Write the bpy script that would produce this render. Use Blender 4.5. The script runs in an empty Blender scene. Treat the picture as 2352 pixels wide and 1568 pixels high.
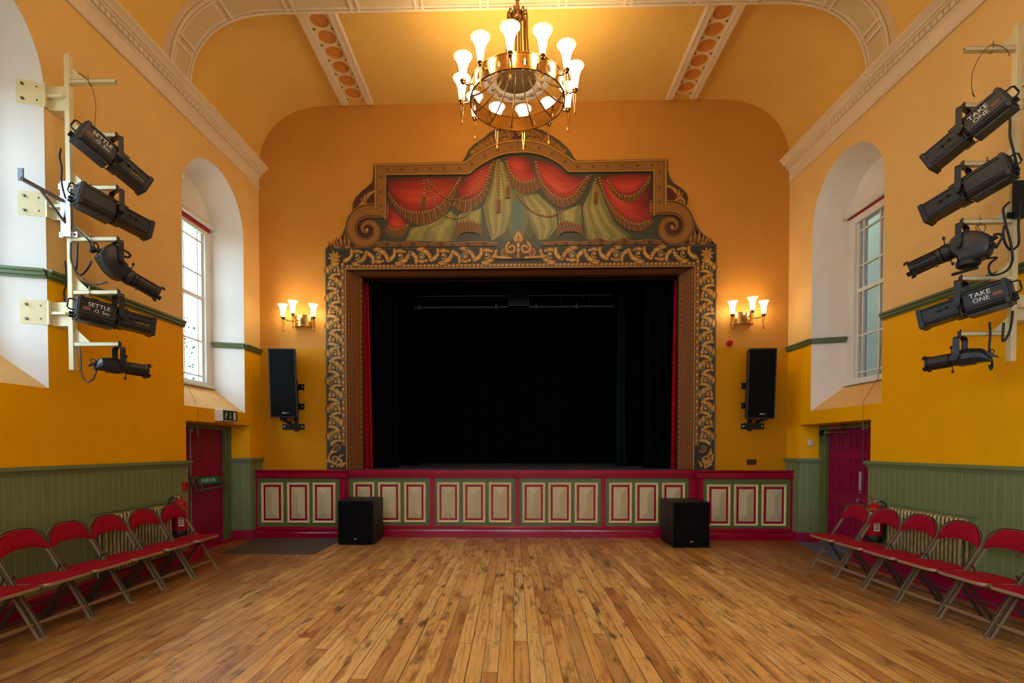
import bpy, bmesh, math, random
from mathutils import Vector, Matrix
from math import sin, cos, pi, tan, sqrt, floor

C = bpy.context.scene.collection
SC = bpy.context.scene
R = random.Random(7)

# ---------------------------------------------------------------- camera
cam = bpy.data.cameras.new('camera')
cam.sensor_fit = 'HORIZONTAL'
cam.sensor_width = 36.0
cam.lens = 18.367
cam.shift_x = 0.01135
cam.shift_y = 0.1140
cam.clip_start = 0.05
cam.clip_end = 200
camo = bpy.data.objects.new('camera', cam)
C.objects.link(camo)
camo.location = (0, 0, 1.48)
camo.rotation_euler = (pi / 2 - 0.0208, 0, 0.0253)
SC.camera = camo

# ---------------------------------------------------------------- view, sky
SC.view_settings.view_transform = 'Standard'
SC.view_settings.look = 'None'
SC.view_settings.gamma = 1.0
SC.view_settings.use_curve_mapping = False
SC.view_settings.exposure = 2.65
SKY = 2.5
LAMP = 7.5
SCONCE = 5.0
w = bpy.data.worlds.new('sky')
SC.world = w
w.use_nodes = True
bg = w.node_tree.nodes['Background']
bg.inputs[0].default_value = (0.52, 0.77, 1.0, 1)
bg.inputs[1].default_value = SKY

# ---------------------------------------------------------------- room frame
WL, WR, YB, TA = 4.235, 4.467, 8.66, 0.01435
Y0 = -5.0
BAYS = (7.415, 3.985, 0.555, -2.875)
BAYS_R = (7.265, 3.835, 0.405, -3.025)


def half(side, s):
    return (WL if side < 0 else WR) + (YB - s) * TA


def WP(side, s, z, o=0.0):
    """a point on a long wall: s along the hall, z up, o out into the room"""
    return (side * (half(side, s) - o), s, z)


# daylight enters through every window: light portals in the openings
for side, bays in ((-1, BAYS),):
    for c in bays:
        L = bpy.data.lights.new('window_portal', 'AREA')
        L.shape = 'RECTANGLE'
        L.size = 1.0
        L.size_y = 2.4
        L.cycles.is_portal = True
        o = bpy.data.objects.new('window_portal', L)
        o.location = WP(side, c, 3.62, -0.56)
        o.rotation_euler = (pi / 2, 0, pi / 2 * (1 if side < 0 else -1) + pi)
        C.objects.link(o)


# three unseen windows added behind the camera for frontal fill daylight
FILL_WIN = (-2.75, 0.1, 2.95)
for x in FILL_WIN:
    L = bpy.data.lights.new('window_portal', 'AREA')
    L.shape = 'RECTANGLE'
    L.size = 1.3
    L.size_y = 3.0
    L.cycles.is_portal = True
    o = bpy.data.objects.new('window_portal', L)
    o.location = (x, Y0 - .02, 3.5)
    o.rotation_euler = (pi / 2, 0, 0)
    C.objects.link(o)


# ---------------------------------------------------------------- colour and materials
def lin(c):
    c = c / 255.0
    return c / 12.92 if c <= 0.04045 else ((c + 0.055) / 1.055) ** 2.4


def S(r, g, b):
    return (lin(r), lin(g), lin(b), 1.0)


class NT:
    """small helper over a node tree"""

    def __init__(s, m):
        m.use_nodes = True
        s.t = m.node_tree
        s.b = s.t.nodes['Principled BSDF']
        s.out = s.t.nodes['Material Output']

    def n(s, k, **kw):
        x = s.t.nodes.new(k)
        for a, b in kw.items():
            setattr(x, a, b)
        return x

    def l(s, a, b):
        s.t.links.new(a, b)

    def val(s, sock, v):
        if hasattr(v, 'is_output') or isinstance(v, bpy.types.NodeSocket):
            s.l(v, sock)
        else:
            sock.default_value = v

    def m(s, op, a, b=0.0, c=0.0):
        x = s.n('ShaderNodeMath', operation=op)
        s.val(x.inputs[0], a)
        s.val(x.inputs[1], b)
        s.val(x.inputs[2], c)
        return x.outputs[0]

    def mix(s, f, a, b):
        x = s.n('ShaderNodeMix', data_type='RGBA')
        s.val(x.inputs[0], f)
        s.val(x.inputs[6], a)
        s.val(x.inputs[7], b)
        return x.outputs[2]

    def ramp(s, f, stops):
        x = s.n('ShaderNodeValToRGB')
        e = x.color_ramp.elements
        while len(e) < len(stops):
            e.new(0.5)
        for i, (p, c) in enumerate(stops):
            e[i].position = p
            e[i].color = c
        s.val(x.inputs[0], f)
        return x.outputs[0]

    def noise(s, vec, scale, detail=3.0, rough=0.55):
        x = s.n('ShaderNodeTexNoise')
        x.inputs['Scale'].default_value = scale
        x.inputs['Detail'].default_value = detail
        x.inputs['Roughness'].default_value = rough
        if vec is not None:
            s.l(vec, x.inputs['Vector'])
        return x.outputs[0]

    def pos(s):
        return s.n('ShaderNodeNewGeometry').outputs['Position']

    def obj(s):
        return s.n('ShaderNodeTexCoord').outputs['Object']

    def xyz(s, v):
        x = s.n('ShaderNodeSeparateXYZ')
        s.l(v, x.inputs[0])
        return x.outputs

    def vec(s, x, y, z):
        c = s.n('ShaderNodeCombineXYZ')
        s.val(c.inputs[0], x)
        s.val(c.inputs[1], y)
        s.val(c.inputs[2], z)
        return c.outputs[0]

    def bump(s, h, strength, dist=0.01):
        x = s.n('ShaderNodeBump')
        x.inputs['Strength'].default_value = strength
        x.inputs['Distance'].default_value = dist
        s.l(h, x.inputs['Height'])
        s.l(x.outputs[0], s.b.inputs['Normal'])


def mat(name, col, rough=0.5, metal=0.0, var=0.0, scale=8.0, bump=0.0, bscale=60.0, spec=0.5):
    m = bpy.data.materials.new(name)
    t = NT(m)
    t.b.inputs['Base Color'].default_value = col
    t.b.inputs['Roughness'].default_value = rough
    t.b.inputs['Metallic'].default_value = metal
    t.b.inputs['Specular IOR Level'].default_value = spec
    if var:
        f = t.noise(t.obj(), scale)
        d = tuple(c * (1 - var) for c in col[:3]) + (1,)
        e = tuple(min(1, c * (1 + var * .6)) for c in col[:3]) + (1,)
        t.l(t.ramp(f, [(.3, d), (.7, e)]), t.b.inputs['Base Color'])
    if bump:
        t.bump(t.noise(t.obj(), bscale, 4), bump)
    return m


def wall_paint(name, lower, upper, zline):
    m = bpy.data.materials.new(name)
    t = NT(m)
    p = t.pos()
    z = t.xyz(p)[2]
    f = t.m('GREATER_THAN', z, zline)
    n1 = t.noise(p, 0.9, 4, .6)
    n2 = t.noise(p, 7.0, 4, .6)
    c = t.mix(f, lower, upper)
    k = t.m('ADD', t.m('MULTIPLY', n1, .16), t.m('MULTIPLY', n2, .06))
    k = t.m('ADD', k, .88)
    x = t.n('ShaderNodeMix', data_type='RGBA', blend_type='MULTIPLY')
    x.inputs[0].default_value = 1.0
    t.l(c, x.inputs[6])
    t.l(t.vec(k, k, k), x.inputs[7])
    t.l(x.outputs[2], t.b.inputs['Base Color'])
    t.b.inputs['Roughness'].default_value = .55
    t.b.inputs['Specular IOR Level'].default_value = .15
    t.bump(t.m('ADD', t.noise(p, 5.0, 3), t.m('MULTIPLY', t.noise(p, 60.0, 3), .35)), .22, .012)
    return m


APRICOT = S(236, 194, 122)
OCHRE = S(246, 176, 0)
M = {}
M['wall'] = wall_paint('wall_paint', OCHRE, APRICOT, 3.07)
M['wallb'] = wall_paint('wall_paint_shaded', S(200, 136, 0), S(204, 140, 58), 3.112)  # side wall paints again, darkened to put the dimmer light into the colour
M['ceil'] = wall_paint('ceiling_paint', S(236, 188, 98), S(238, 192, 102), 0.0)
M['sill'] = mat('sill_paint', S(228, 178, 100), .5, var=.06, bump=.1)
M['white'] = mat('white_plaster', S(232, 226, 218), .6, var=.04, scale=2, bump=.12, bscale=9)
M['frame_white'] = mat('gloss_white', S(225, 222, 214), .3)
M['plaster'] = mat('moulding_paint', S(232, 212, 184), .5, var=.03, scale=3)
M['plaster2'] = mat('panel_paint', S(216, 192, 148), .5)
M['rib_cream'] = mat('rib_cream', S(232, 206, 160), .5)
M['disc'] = mat('disc_ochre', S(214, 140, 62), .5)
M['dark'] = mat('dark_recess', S(40, 22, 14), .8)
M['olive'] = mat('olive_gloss', S(96, 108, 62), .35, var=.08)
M['green'] = mat('wainscot_green', S(118, 130, 84), .38, var=.06, scale=3)
M['groove'] = mat('groove_highlight', S(138, 154, 118), .4)  # gloss highlight along the board joints, painted in as a lighter green
M['red'] = mat('gloss_crimson', S(158, 0, 46), .2, var=.1, scale=5, bump=.08, bscale=18)
M['red_door'] = mat('door_crimson', S(140, 0, 60), .4, var=.06, spec=.3)
M['skirt'] = mat('skirting_crimson', S(156, 0, 56), .35, var=.1)
M['cream'] = mat('cream_gloss', S(222, 206, 148), .3, var=.05)
M['field'] = mat('field_cream', S(198, 184, 142), .45, var=.08, scale=4)
M['black'] = mat('black_cabinet', S(15, 15, 17), .45, bump=.25, bscale=300, spec=.3)
M['grille'] = mat('grille_black', S(7, 7, 9), .7, bump=.4, bscale=500, spec=.12)
M['lant'] = mat('lantern_black', S(24, 26, 33), .36, var=.2, scale=10, bump=.1, bscale=80)
M['lant2'] = mat('lantern_dark', S(14, 14, 16), .5)
M['blkmetal'] = mat('black_steel', S(16, 16, 18), .4)
M['steel'] = mat('bright_steel', S(200, 200, 205), .25, metal=1.0)
M['bar'] = mat('boom_cream', S(232, 214, 164), .4, var=.05)
M['brass'] = mat('brass', S(186, 140, 74), .24, metal=1.0, var=.15, scale=20)
M['brass_d'] = mat('brass_aged', S(136, 100, 58), .32, metal=1.0, var=.2, scale=20)
M['chair'] = mat('chair_beige', S(176, 150, 116), .3, metal=.35)
M['chair_d'] = mat('chair_inner_metal', S(104, 92, 78), .32, metal=.5)
M['rodgrey'] = mat('rod_grey', S(150, 148, 152), .4)
M['plategrey'] = mat('satin_plate', S(176, 182, 196), .4)
M['fabric'] = mat('red_fabric', S(156, 6, 34), .9, var=.12, scale=40, bump=.3, bscale=400, spec=.2)
M['rad'] = mat('radiator_gold', S(176, 158, 106), .34, metal=.55, var=.35, scale=14, bump=.2, bscale=60)
M['ext_red'] = mat('extinguisher_red', S(180, 10, 18), .22)
M['label'] = mat('label_white', S(225, 220, 210), .5)
M['cream_label'] = mat('label_cream', S(226, 206, 150), .5)
M['sign_green'] = mat('sign_green', S(0, 128, 88), .4)
M['sign_dark'] = mat('sign_dark_green', S(10, 62, 50), .4)
M['letter'] = mat('letter_white', S(232, 226, 208), .5)
M['letter_y'] = mat('letter_yellow', S(214, 178, 40), .5)
M['tape'] = mat('brown_tape', S(128, 78, 62), .6)
M['lock'] = mat('grey_enamel', S(88, 74, 78), .4)
M['matgrey'] = mat('mat_grey', S(98, 90, 88), .95, var=.15, scale=30, bump=.5, bscale=500, spec=.1)
M['matblue'] = mat('mat_blue', S(92, 100, 128), .8, var=.1)
M['drape'] = mat('stage_black', S(7, 7, 9), .95, spec=.05)
M['drape_g'] = mat('stage_green', S(14, 30, 26), .95, spec=.05)
M['drape_r'] = mat('stage_red', S(150, 0, 24), .85, spec=.2)
M['stagefloor'] = mat('stage_deck', S(62, 68, 82), .55, var=.25, scale=3)
M['cable'] = mat('cable_black', S(24, 22, 24), .5)
M['wire'] = mat('wire_grey', S(96, 90, 84), .4, metal=.6)
M['cordline'] = mat('cord_brown', S(92, 78, 60), .6)
M['pipe'] = mat('pipe_grey', S(84, 82, 78), .4, metal=.8)
M['plaque'] = mat('plaque_brown', S(60, 34, 14), .35, metal=.3)
M['jamb'] = mat('jamb_brown', S(118, 70, 34), .7, var=.12, scale=2, spec=.2)
M['jamb_d'] = mat('jamb_dark', S(66, 36, 16), .7, spec=.2)
M['jamb_g'] = mat('jamb_gold', S(138, 88, 38), .7, spec=.2)
M['blind'] = mat('blind_white', S(224, 216, 206), .6)
M['blind_red'] = mat('blind_red', S(170, 24, 40), .6)
M['stone'] = mat('render_stone', S(206, 198, 158), .9, var=.12, scale=2)
M['darkglass'] = mat('yard_dark', S(34, 34, 32), .6)
M['leaf'] = mat('ivy_leaf', S(70, 104, 44), .6, var=.3)
M['grass'] = mat('outdoor_ground', S(120, 122, 100), .9, var=.2)
M['grillepat'] = mat('grille_bronze', S(120, 100, 66), .6, var=.6, scale=60, bump=.6, bscale=120)

# clear window glass
m = bpy.data.materials.new('window_glass')
t = NT(m)
tr = t.n('ShaderNodeBsdfTransparent')
tr.inputs[0].default_value = (.93, .96, .95, 1)
gl = t.n('ShaderNodeBsdfGlossy')
gl.inputs['Roughness'].default_value = .03
mx = t.n('ShaderNodeMixShader')
mx.inputs[0].default_value = .08
t.l(tr.outputs[0], mx.inputs[1])
t.l(gl.outputs[0], mx.inputs[2])
t.l(mx.outputs[0], t.out.inputs[0])
M['glass'] = m


def lamp_glass(name, strength, z0, z1):
    """frosted lamp shade lit from inside: hottest round the bulb, softer towards the rim"""
    m = bpy.data.materials.new(name)
    t = NT(m)
    z = t.xyz(t.obj())[2]
    f = t.m('DIVIDE', t.m('SUBTRACT', z, z0), z1 - z0)
    k = t.ramp(f, [(0, (.4, .4, .4, 1)), (.25, (1, 1, 1, 1)), (.55, (.75, .75, .75, 1)), (.80, (.10, .10, .10, 1)), (.92, (.022, .022, .022, 1)), (1, (.012, .012, .012, 1))])
    e = t.n('ShaderNodeSeparateColor')
    t.l(k, e.inputs[0])
    t.b.inputs['Base Color'].default_value = S(250, 232, 205)
    t.b.inputs['Roughness'].default_value = .3
    t.b.inputs['Emission Color'].default_value = (1.0, .87, .62, 1)
    t.l(t.m('MULTIPLY', e.outputs[0], strength), t.b.inputs['Emission Strength'])
    return m


M['shade'] = lamp_glass('chandelier_glass', LAMP, 0.0, .27)
M['shade2'] = lamp_glass('sconce_glass', SCONCE, 0.0, .21)

# floor boards
m = bpy.data.materials.new('floor_boards')
t = NT(m)
p = t.pos()
X, Y, Z = t.xyz(p)
bx = t.m('DIVIDE', X, .105)
bi = t.m('FLOOR', bx)
bf = t.m('FRACT', bx)


def wn(t, *a):
    x = t.n('ShaderNodeTexWhiteNoise', noise_dimensions='3D')
    t.l(t.vec(*a), x.inputs[0])
    return x.outputs[0]


r1 = wn(t, bi, 0.0, 0.0)
yy = t.m('ADD', t.m('DIVIDE', Y, 2.3), t.m('MULTIPLY', r1, 7.0))
yi = t.m('FLOOR', yy)
yf = t.m('FRACT', yy)
r2 = wn(t, bi, yi, 3.0)
r3 = wn(t, bi, yi, 9.0)
base = t.ramp(r2, [(0, S(212, 152, 78)), (.4, S(246, 198, 118)), (.7, S(232, 176, 94)), (1, S(252, 212, 136))])
# a few redder boards
base = t.mix(t.m('MULTIPLY', t.m('GREATER_THAN', r3, .80), .5), base, S(150, 82, 38))


def soft(t, f, a, b, k):
    return t.m('MULTIPLY', t.ramp(f, [(a, (0, 0, 0, 1)), (b, (1, 1, 1, 1))]), k)


gv = t.vec(t.m('MULTIPLY', X, 46.0), t.m('ADD', t.m('MULTIPLY', Y, 1.9), t.m('MULTIPLY', r2, 40.0)), 0.0)
grain = t.noise(gv, 1.0, 6, .7)
base = t.mix(soft(t, grain, .47, .70, .7), base, S(122, 68, 28))
base = t.mix(soft(t, t.m('SUBTRACT', 1.0, grain), .52, .7, .35), base, S(226, 170, 100))
gv2 = t.vec(t.m('MULTIPLY', X, 90.0), t.m('MULTIPLY', Y, 4.0), r2)
g2 = t.noise(gv2, 1.0, 3, .6)
# worn pale patches, cross scuffs, dark blotches along the boards, reddish polish
wp = t.noise(t.vec(t.m('MULTIPLY', X, 2.2), t.m('MULTIPLY', Y, .9), r2), 1.3, 5, .65)
base = t.mix(soft(t, wp, .48, .62, .4), base, S(222, 172, 108))
cs = t.noise(t.vec(t.m('MULTIPLY', X, 6.0), t.m('MULTIPLY', Y, 40.0), 0.0), 1.0, 4, .7)
base = t.mix(soft(t, cs, .54, .74, .2), base, S(140, 88, 44))
db = t.noise(t.vec(t.m('ADD', t.m('MULTIPLY', X, 9.0), t.m('MULTIPLY', bi, 3.7)), t.m('MULTIPLY', Y, 2.6), t.m('MULTIPLY', r1, 30.0)), 1.0, 4, .62)
base = t.mix(soft(t, db, .56, .70, .85), base, S(74, 52, 32))
rb = t.noise(t.vec(t.m('ADD', t.m('MULTIPLY', X, 6.0), t.m('MULTIPLY', bi, 1.9)), t.m('MULTIPLY', Y, 1.4), t.m('MULTIPLY', r3, 19.0)), 1.0, 4, .6)
base = t.mix(soft(t, rb, .53, .66, .65), base, S(148, 72, 26))
# darker towards the walls and the stage
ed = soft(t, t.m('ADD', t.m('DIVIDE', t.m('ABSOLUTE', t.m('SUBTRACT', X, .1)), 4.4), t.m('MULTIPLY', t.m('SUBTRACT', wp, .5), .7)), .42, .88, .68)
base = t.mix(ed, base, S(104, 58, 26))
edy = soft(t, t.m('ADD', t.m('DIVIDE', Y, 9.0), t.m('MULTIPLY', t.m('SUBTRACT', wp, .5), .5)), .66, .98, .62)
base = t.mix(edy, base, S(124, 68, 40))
gap = t.m('MAXIMUM', t.m('LESS_THAN', bf, t.m('ADD', .026, t.m('MULTIPLY', r1, .034))), t.m('LESS_THAN', yf, .002))
base = t.mix(t.m('MULTIPLY', gap, .9), base, S(44, 30, 22))
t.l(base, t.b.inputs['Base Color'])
rr = t.m('ADD', .26, t.m('MULTIPLY', grain, .24))
t.l(rr, t.b.inputs['Roughness'])
t.b.inputs['Specular IOR Level'].default_value = .6
t.bump(t.m('SUBTRACT', t.m('MULTIPLY', g2, .3), gap), .3, .004)
M['floor'] = m

# painted scenery palette
RAMP = {}


def ramp_mats(key, cols, rough=.5):
    RAMP[key] = []
    if key != 'gilt':
        cols = [tuple(a[k] + (c[k] - a[k]) * j / 3 for k in range(3)) for a, c in zip(cols, cols[1:]) for j in range(3)] + [cols[-1]]
    for i, c in enumerate(cols):
        RAMP[key].append(mat('paint_%s' % key, S(*c), rough))


ramp_mats('red', [(74, 16, 8), (104, 20, 10), (134, 26, 14), (160, 36, 20), (182, 56, 32), (200, 84, 54)])
ramp_mats('sage', [(56, 58, 38), (78, 78, 44), (102, 98, 50), (126, 118, 58), (148, 136, 70), (166, 152, 86)])
ramp_mats('gilt', [(44, 24, 8), (74, 42, 10), (108, 66, 14), (144, 94, 26), (176, 124, 42), (202, 154, 66)])
M['board'] = mat('scenery_ground', S(66, 66, 48), .5, var=.15, scale=4)
M['board_d'] = mat('scenery_dark', S(34, 32, 26), .5)
M['maroon'] = mat('scenery_maroon', S(78, 30, 16), .5)
M['teal'] = mat('scenery_teal', S(70, 92, 80), .5)
M['ochre_f'] = mat('scenery_fascia', S(140, 92, 32), .5, var=.12, scale=3)
# ---------------------------------------------------------------- mesh helpers
class MB:
    def __init__(s, M=None):
        s.v, s.f, s.mi, s.M = [], [], [], M

    def add(s, vs, fs, m=0):
        k = len(s.v)
        if s.M is not None:
            vs = [tuple(s.M @ Vector(v)) for v in vs]
        s.v += [tuple(v) for v in vs]
        s.f += [tuple(i + k for i in f) for f in fs]
        s.mi += [m] * len(fs)

    def quad(s, a, b, c, d, m=0):
        s.add([a, b, c, d], [(0, 1, 2, 3)], m)

    def ngon(s, pts, m=0):
        s.add(pts, [tuple(range(len(pts)))], m)

    def box(s, x0, x1, y0, y1, z0, z1, m=0):
        v = [(x, y, z) for x in (x0, x1) for y in (y0, y1) for z in (z0, z1)]
        s.add(v, [(0, 1, 3, 2), (4, 6, 7, 5), (0, 4, 5, 1), (2, 3, 7, 6), (0, 2, 6, 4), (1, 5, 7, 3)], m)

    def hexa(s, p, m=0):
        """eight corners: bottom ring of four, top ring of four"""
        s.add(p, [(0, 3, 2, 1), (4, 5, 6, 7), (0, 1, 5, 4), (1, 2, 6, 5), (2, 3, 7, 6), (3, 0, 4, 7)], m)

    def loft(s, rings, m=0, closed=True, caps=True, loop=False, mats=None):
        n = len(rings[0])
        vs = [p for r in rings for p in r]
        fs = []
        K = len(rings)
        for i in range(K if loop else K - 1):
            a, b = i * n, ((i + 1) % K) * n
            for j in range(n if closed else n - 1):
                j2 = (j + 1) % n
                fs.append((a + j, a + j2, b + j2, b + j))
        k0 = len(s.mi)
        nf = len(fs)
        if caps and closed and not loop:
            fs.append(tuple(range(n))[::-1])
            fs.append(tuple(range((K - 1) * n, K * n)))
        s.add(vs, fs, m)
        if mats:
            for q in range(nf):
                s.mi[k0 + q] = mats[q % n]

    def lathe(s, prof, n=20, m=0, c=(0, 0, 0), axis='z', caps=False):
        rings = []
        for r, z in prof:
            ring = []
            for j in range(n):
                a = 2 * pi * j / n
                x, y = r * cos(a), r * sin(a)
                if axis == 'z':
                    p = (c[0] + x, c[1] + y, c[2] + z)
                elif axis == 'x':
                    p = (c[0] + z, c[1] + x, c[2] + y)
                else:
                    p = (c[0] + x, c[1] + z, c[2] + y)
                ring.append(p)
            rings.append(ring)
        s.loft(rings, m, True, caps)

    def cyl(s, p0, p1, r0, r1=None, n=12, m=0):
        s.tube([p0, p1], [r0, r0 if r1 is None else r1], n, m)

    def tube(s, pts, r, n=8, m=0, closed=False, caps=True):
        pts = [Vector(p) for p in pts]
        K = len(pts)
        rs = r if isinstance(r, (list, tuple)) else [r] * K
        rings = []
        prev = None
        for i, p in enumerate(pts):
            a = pts[i - 1] if (i > 0 or closed) else p
            b = pts[(i + 1) % K] if (i < K - 1 or closed) else p
            tv = (b - a)
            if tv.length < 1e-9:
                tv = Vector((0, 0, 1))
            tv.normalize()
            if prev is None:
                up = Vector((0, 0, 1)) if abs(tv.z) < .9 else Vector((1, 0, 0))
                nx = tv.cross(up).normalized()
            else:
                nx = (prev - tv * prev.dot(tv))
                if nx.length < 1e-6:
                    nx = tv.orthogonal()
                nx.normalize()
            prev = nx
            ny = tv.cross(nx)
            rings.append([tuple(p + (nx * cos(2 * pi * j / n) + ny * sin(2 * pi * j / n)) * rs[i]) for j in range(n)])
        s.loft(rings, m, True, caps, closed)

    def sweep(s, pts, prof, nref, m=0, closed=False, caps=True, mats=None):
        """profile points (b, n): n along nref, b sideways"""
        pts = [Vector(p) for p in pts]
        K = len(pts)
        rings = []
        for i, p in enumerate(pts):
            a = pts[i - 1] if (i > 0 or closed) else p
            b = pts[(i + 1) % K] if (i < K - 1 or closed) else p
            tv = (b - a).normalized()
            nr = Vector(nref[i]) if isinstance(nref, list) else Vector(nref)
            nn = (nr - tv * nr.dot(tv)).normalized()
            bb = tv.cross(nn)
            k = 1.0
            if (0 < i < K - 1) or closed:
                d1 = (p - a).normalized()
                k = 1.0 / max(.5, d1.dot(tv))
            rings.append([tuple(p + bb * u * k + nn * v) for u, v in prof])
        s.loft(rings, m, True, caps, closed, mats)

    def beam(s, p0, p1, w, h, up=(0, 0, 1), m=0):
        s.sweep([p0, p1], [(-w / 2, -h / 2), (w / 2, -h / 2), (w / 2, h / 2), (-w / 2, h / 2)], up, m)

    def prism(s, poly, fn, d0, d1, m=0, side=None):
        """poly of (a, b), fn(a, b, d) gives the point"""
        n = len(poly)
        v = [fn(a, b, d0) for a, b in poly] + [fn(a, b, d1) for a, b in poly]
        s.add(v, [tuple(range(n))[::-1], tuple(range(n, 2 * n))], m)
        s.add(v, [(i, (i + 1) % n, n + (i + 1) % n, n + i) for i in range(n)], m if side is None else side)

    def sphere(s, c, r, n=10, m=0, sc=(1, 1, 1)):
        prof = [(max(1e-4, r * sin(pi * k / n)), -r * cos(pi * k / n)) for k in range(n + 1)]
        rings = [[(c[0] + q * cos(2 * pi * j / (2 * n)) * sc[0], c[1] + q * sin(2 * pi * j / (2 * n)) * sc[1], c[2] + z * sc[2]) for j in range(2 * n)] for q, z in prof]
        s.loft(rings, m, True, False)

    def build(s, name, mats, parent=None, smooth=None, bevel=0.0, kind=None, fix=True):
        me = bpy.data.meshes.new(name)
        me.from_pydata(s.v, [], s.f)
        if not isinstance(mats, (list, tuple)):
            mats = [mats]
        for q in mats:
            me.materials.append(M[q] if isinstance(q, str) else q)
        for p, k in zip(me.polygons, s.mi):
            p.material_index = k
        if fix:
            b = bmesh.new()
            b.from_mesh(me)
            bmesh.ops.recalc_face_normals(b, faces=b.faces)
            b.to_mesh(me)
            b.free()
        if smooth:
            for p in me.polygons:
                p.use_smooth = True
            me.set_sharp_from_angle(angle=math.radians(smooth))
        me.update()
        o = bpy.data.objects.new(name, me)
        C.objects.link(o)
        if parent is not None:
            o.parent = parent
        if kind:
            o['kind'] = kind
        if bevel:
            q = o.modifiers.new('bevel', 'BEVEL')
            q.width = bevel
            q.segments = 2
            q.limit_method = 'ANGLE'
            q.angle_limit = math.radians(40)
        return o


def tag(o, label=None, cat=None, group=None, kind=None):
    if label:
        o['label'] = label
    if cat:
        o['category'] = cat
    if group:
        o['group'] = group
    if kind:
        o['kind'] = kind
    return o


def thing(name, label, cat, loc=(0, 0, 0), rot=(0, 0, 0), group=None):
    o = bpy.data.objects.new(name, None)
    o.empty_display_size = .1
    C.objects.link(o)
    o.location = loc
    o.rotation_euler = rot
    return tag(o, label, cat, group)


def setting(name, loc=(0, 0, 0)):
    o = bpy.data.objects.new(name, None)
    C.objects.link(o)
    o.location = loc
    o['kind'] = 'structure'
    return o


def copy_tree(o, parent=None):
    c = o.copy()
    C.objects.link(c)
    if parent is not None:
        c.parent = parent
    for ch in o.children:
        copy_tree(ch, c)
    return c


def curve(pts, k=8, closed=False):
    """Catmull-Rom through the points, any dimension"""
    n = len(pts)
    out = []
    for i in range(n if closed else n - 1):
        if closed:
            p0, p1, p2, p3 = (pts[(i + d) % n] for d in (-1, 0, 1, 2))
        else:
            p0, p1, p2, p3 = pts[max(0, i - 1)], pts[i], pts[i + 1], pts[min(n - 1, i + 2)]
        for j in range(k):
            t = j / k
            out.append(tuple(.5 * (2 * b + (c - a) * t + (2 * a - 5 * b + 4 * c - d) * t * t + (3 * b - a - 3 * c + d) * t ** 3) for a, b, c, d in zip(p0, p1, p2, p3)))
    if not closed:
        out.append(tuple(pts[-1]))
    return out


def along(pts, n):
    """n + 1 points evenly spaced by length along a polyline"""
    L = [0]
    for a, b in zip(pts, pts[1:]):
        L.append(L[-1] + math.dist(a, b))
    out = []
    k = 0
    for i in range(n + 1):
        d = L[-1] * i / n
        while k < len(pts) - 2 and L[k + 1] < d:
            k += 1
        q = L[k + 1] - L[k]
        t = (d - L[k]) / q if q > 0 else 0
        out.append(tuple(a + (b - a) * t for a, b in zip(pts[k], pts[k + 1])))
    return out


def text(body, name, m, parent, origin, ex, ey, size, align='CENTER', stretch=1.0, depth=.001, space=1.0):
    """lettering laid on a surface: ex along the line, ey up"""
    cu = bpy.data.curves.new(name, 'FONT')
    cu.body = body
    cu.size = size
    cu.align_x = align
    cu.align_y = 'CENTER'
    cu.extrude = depth
    cu.space_character = space
    cu.resolution_u = 3
    tmp = bpy.data.objects.new(name, cu)
    C.objects.link(tmp)
    me = bpy.data.meshes.new_from_object(tmp)
    bpy.data.objects.remove(tmp)
    bpy.data.curves.remove(cu)
    me.materials.clear()
    me.materials.append(M[m])
    ex, ey = Vector(ex).normalized(), Vector(ey).normalized()
    ez = ex.cross(ey)
    for v in me.vertices:
        p = Vector(origin) + ex * v.co.x * stretch + ey * v.co.y + ez * v.co.z
        v.co = p
    o = bpy.data.objects.new(name, me)
    C.objects.link(o)
    if parent is not None:
        o.parent = parent
    return o
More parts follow.
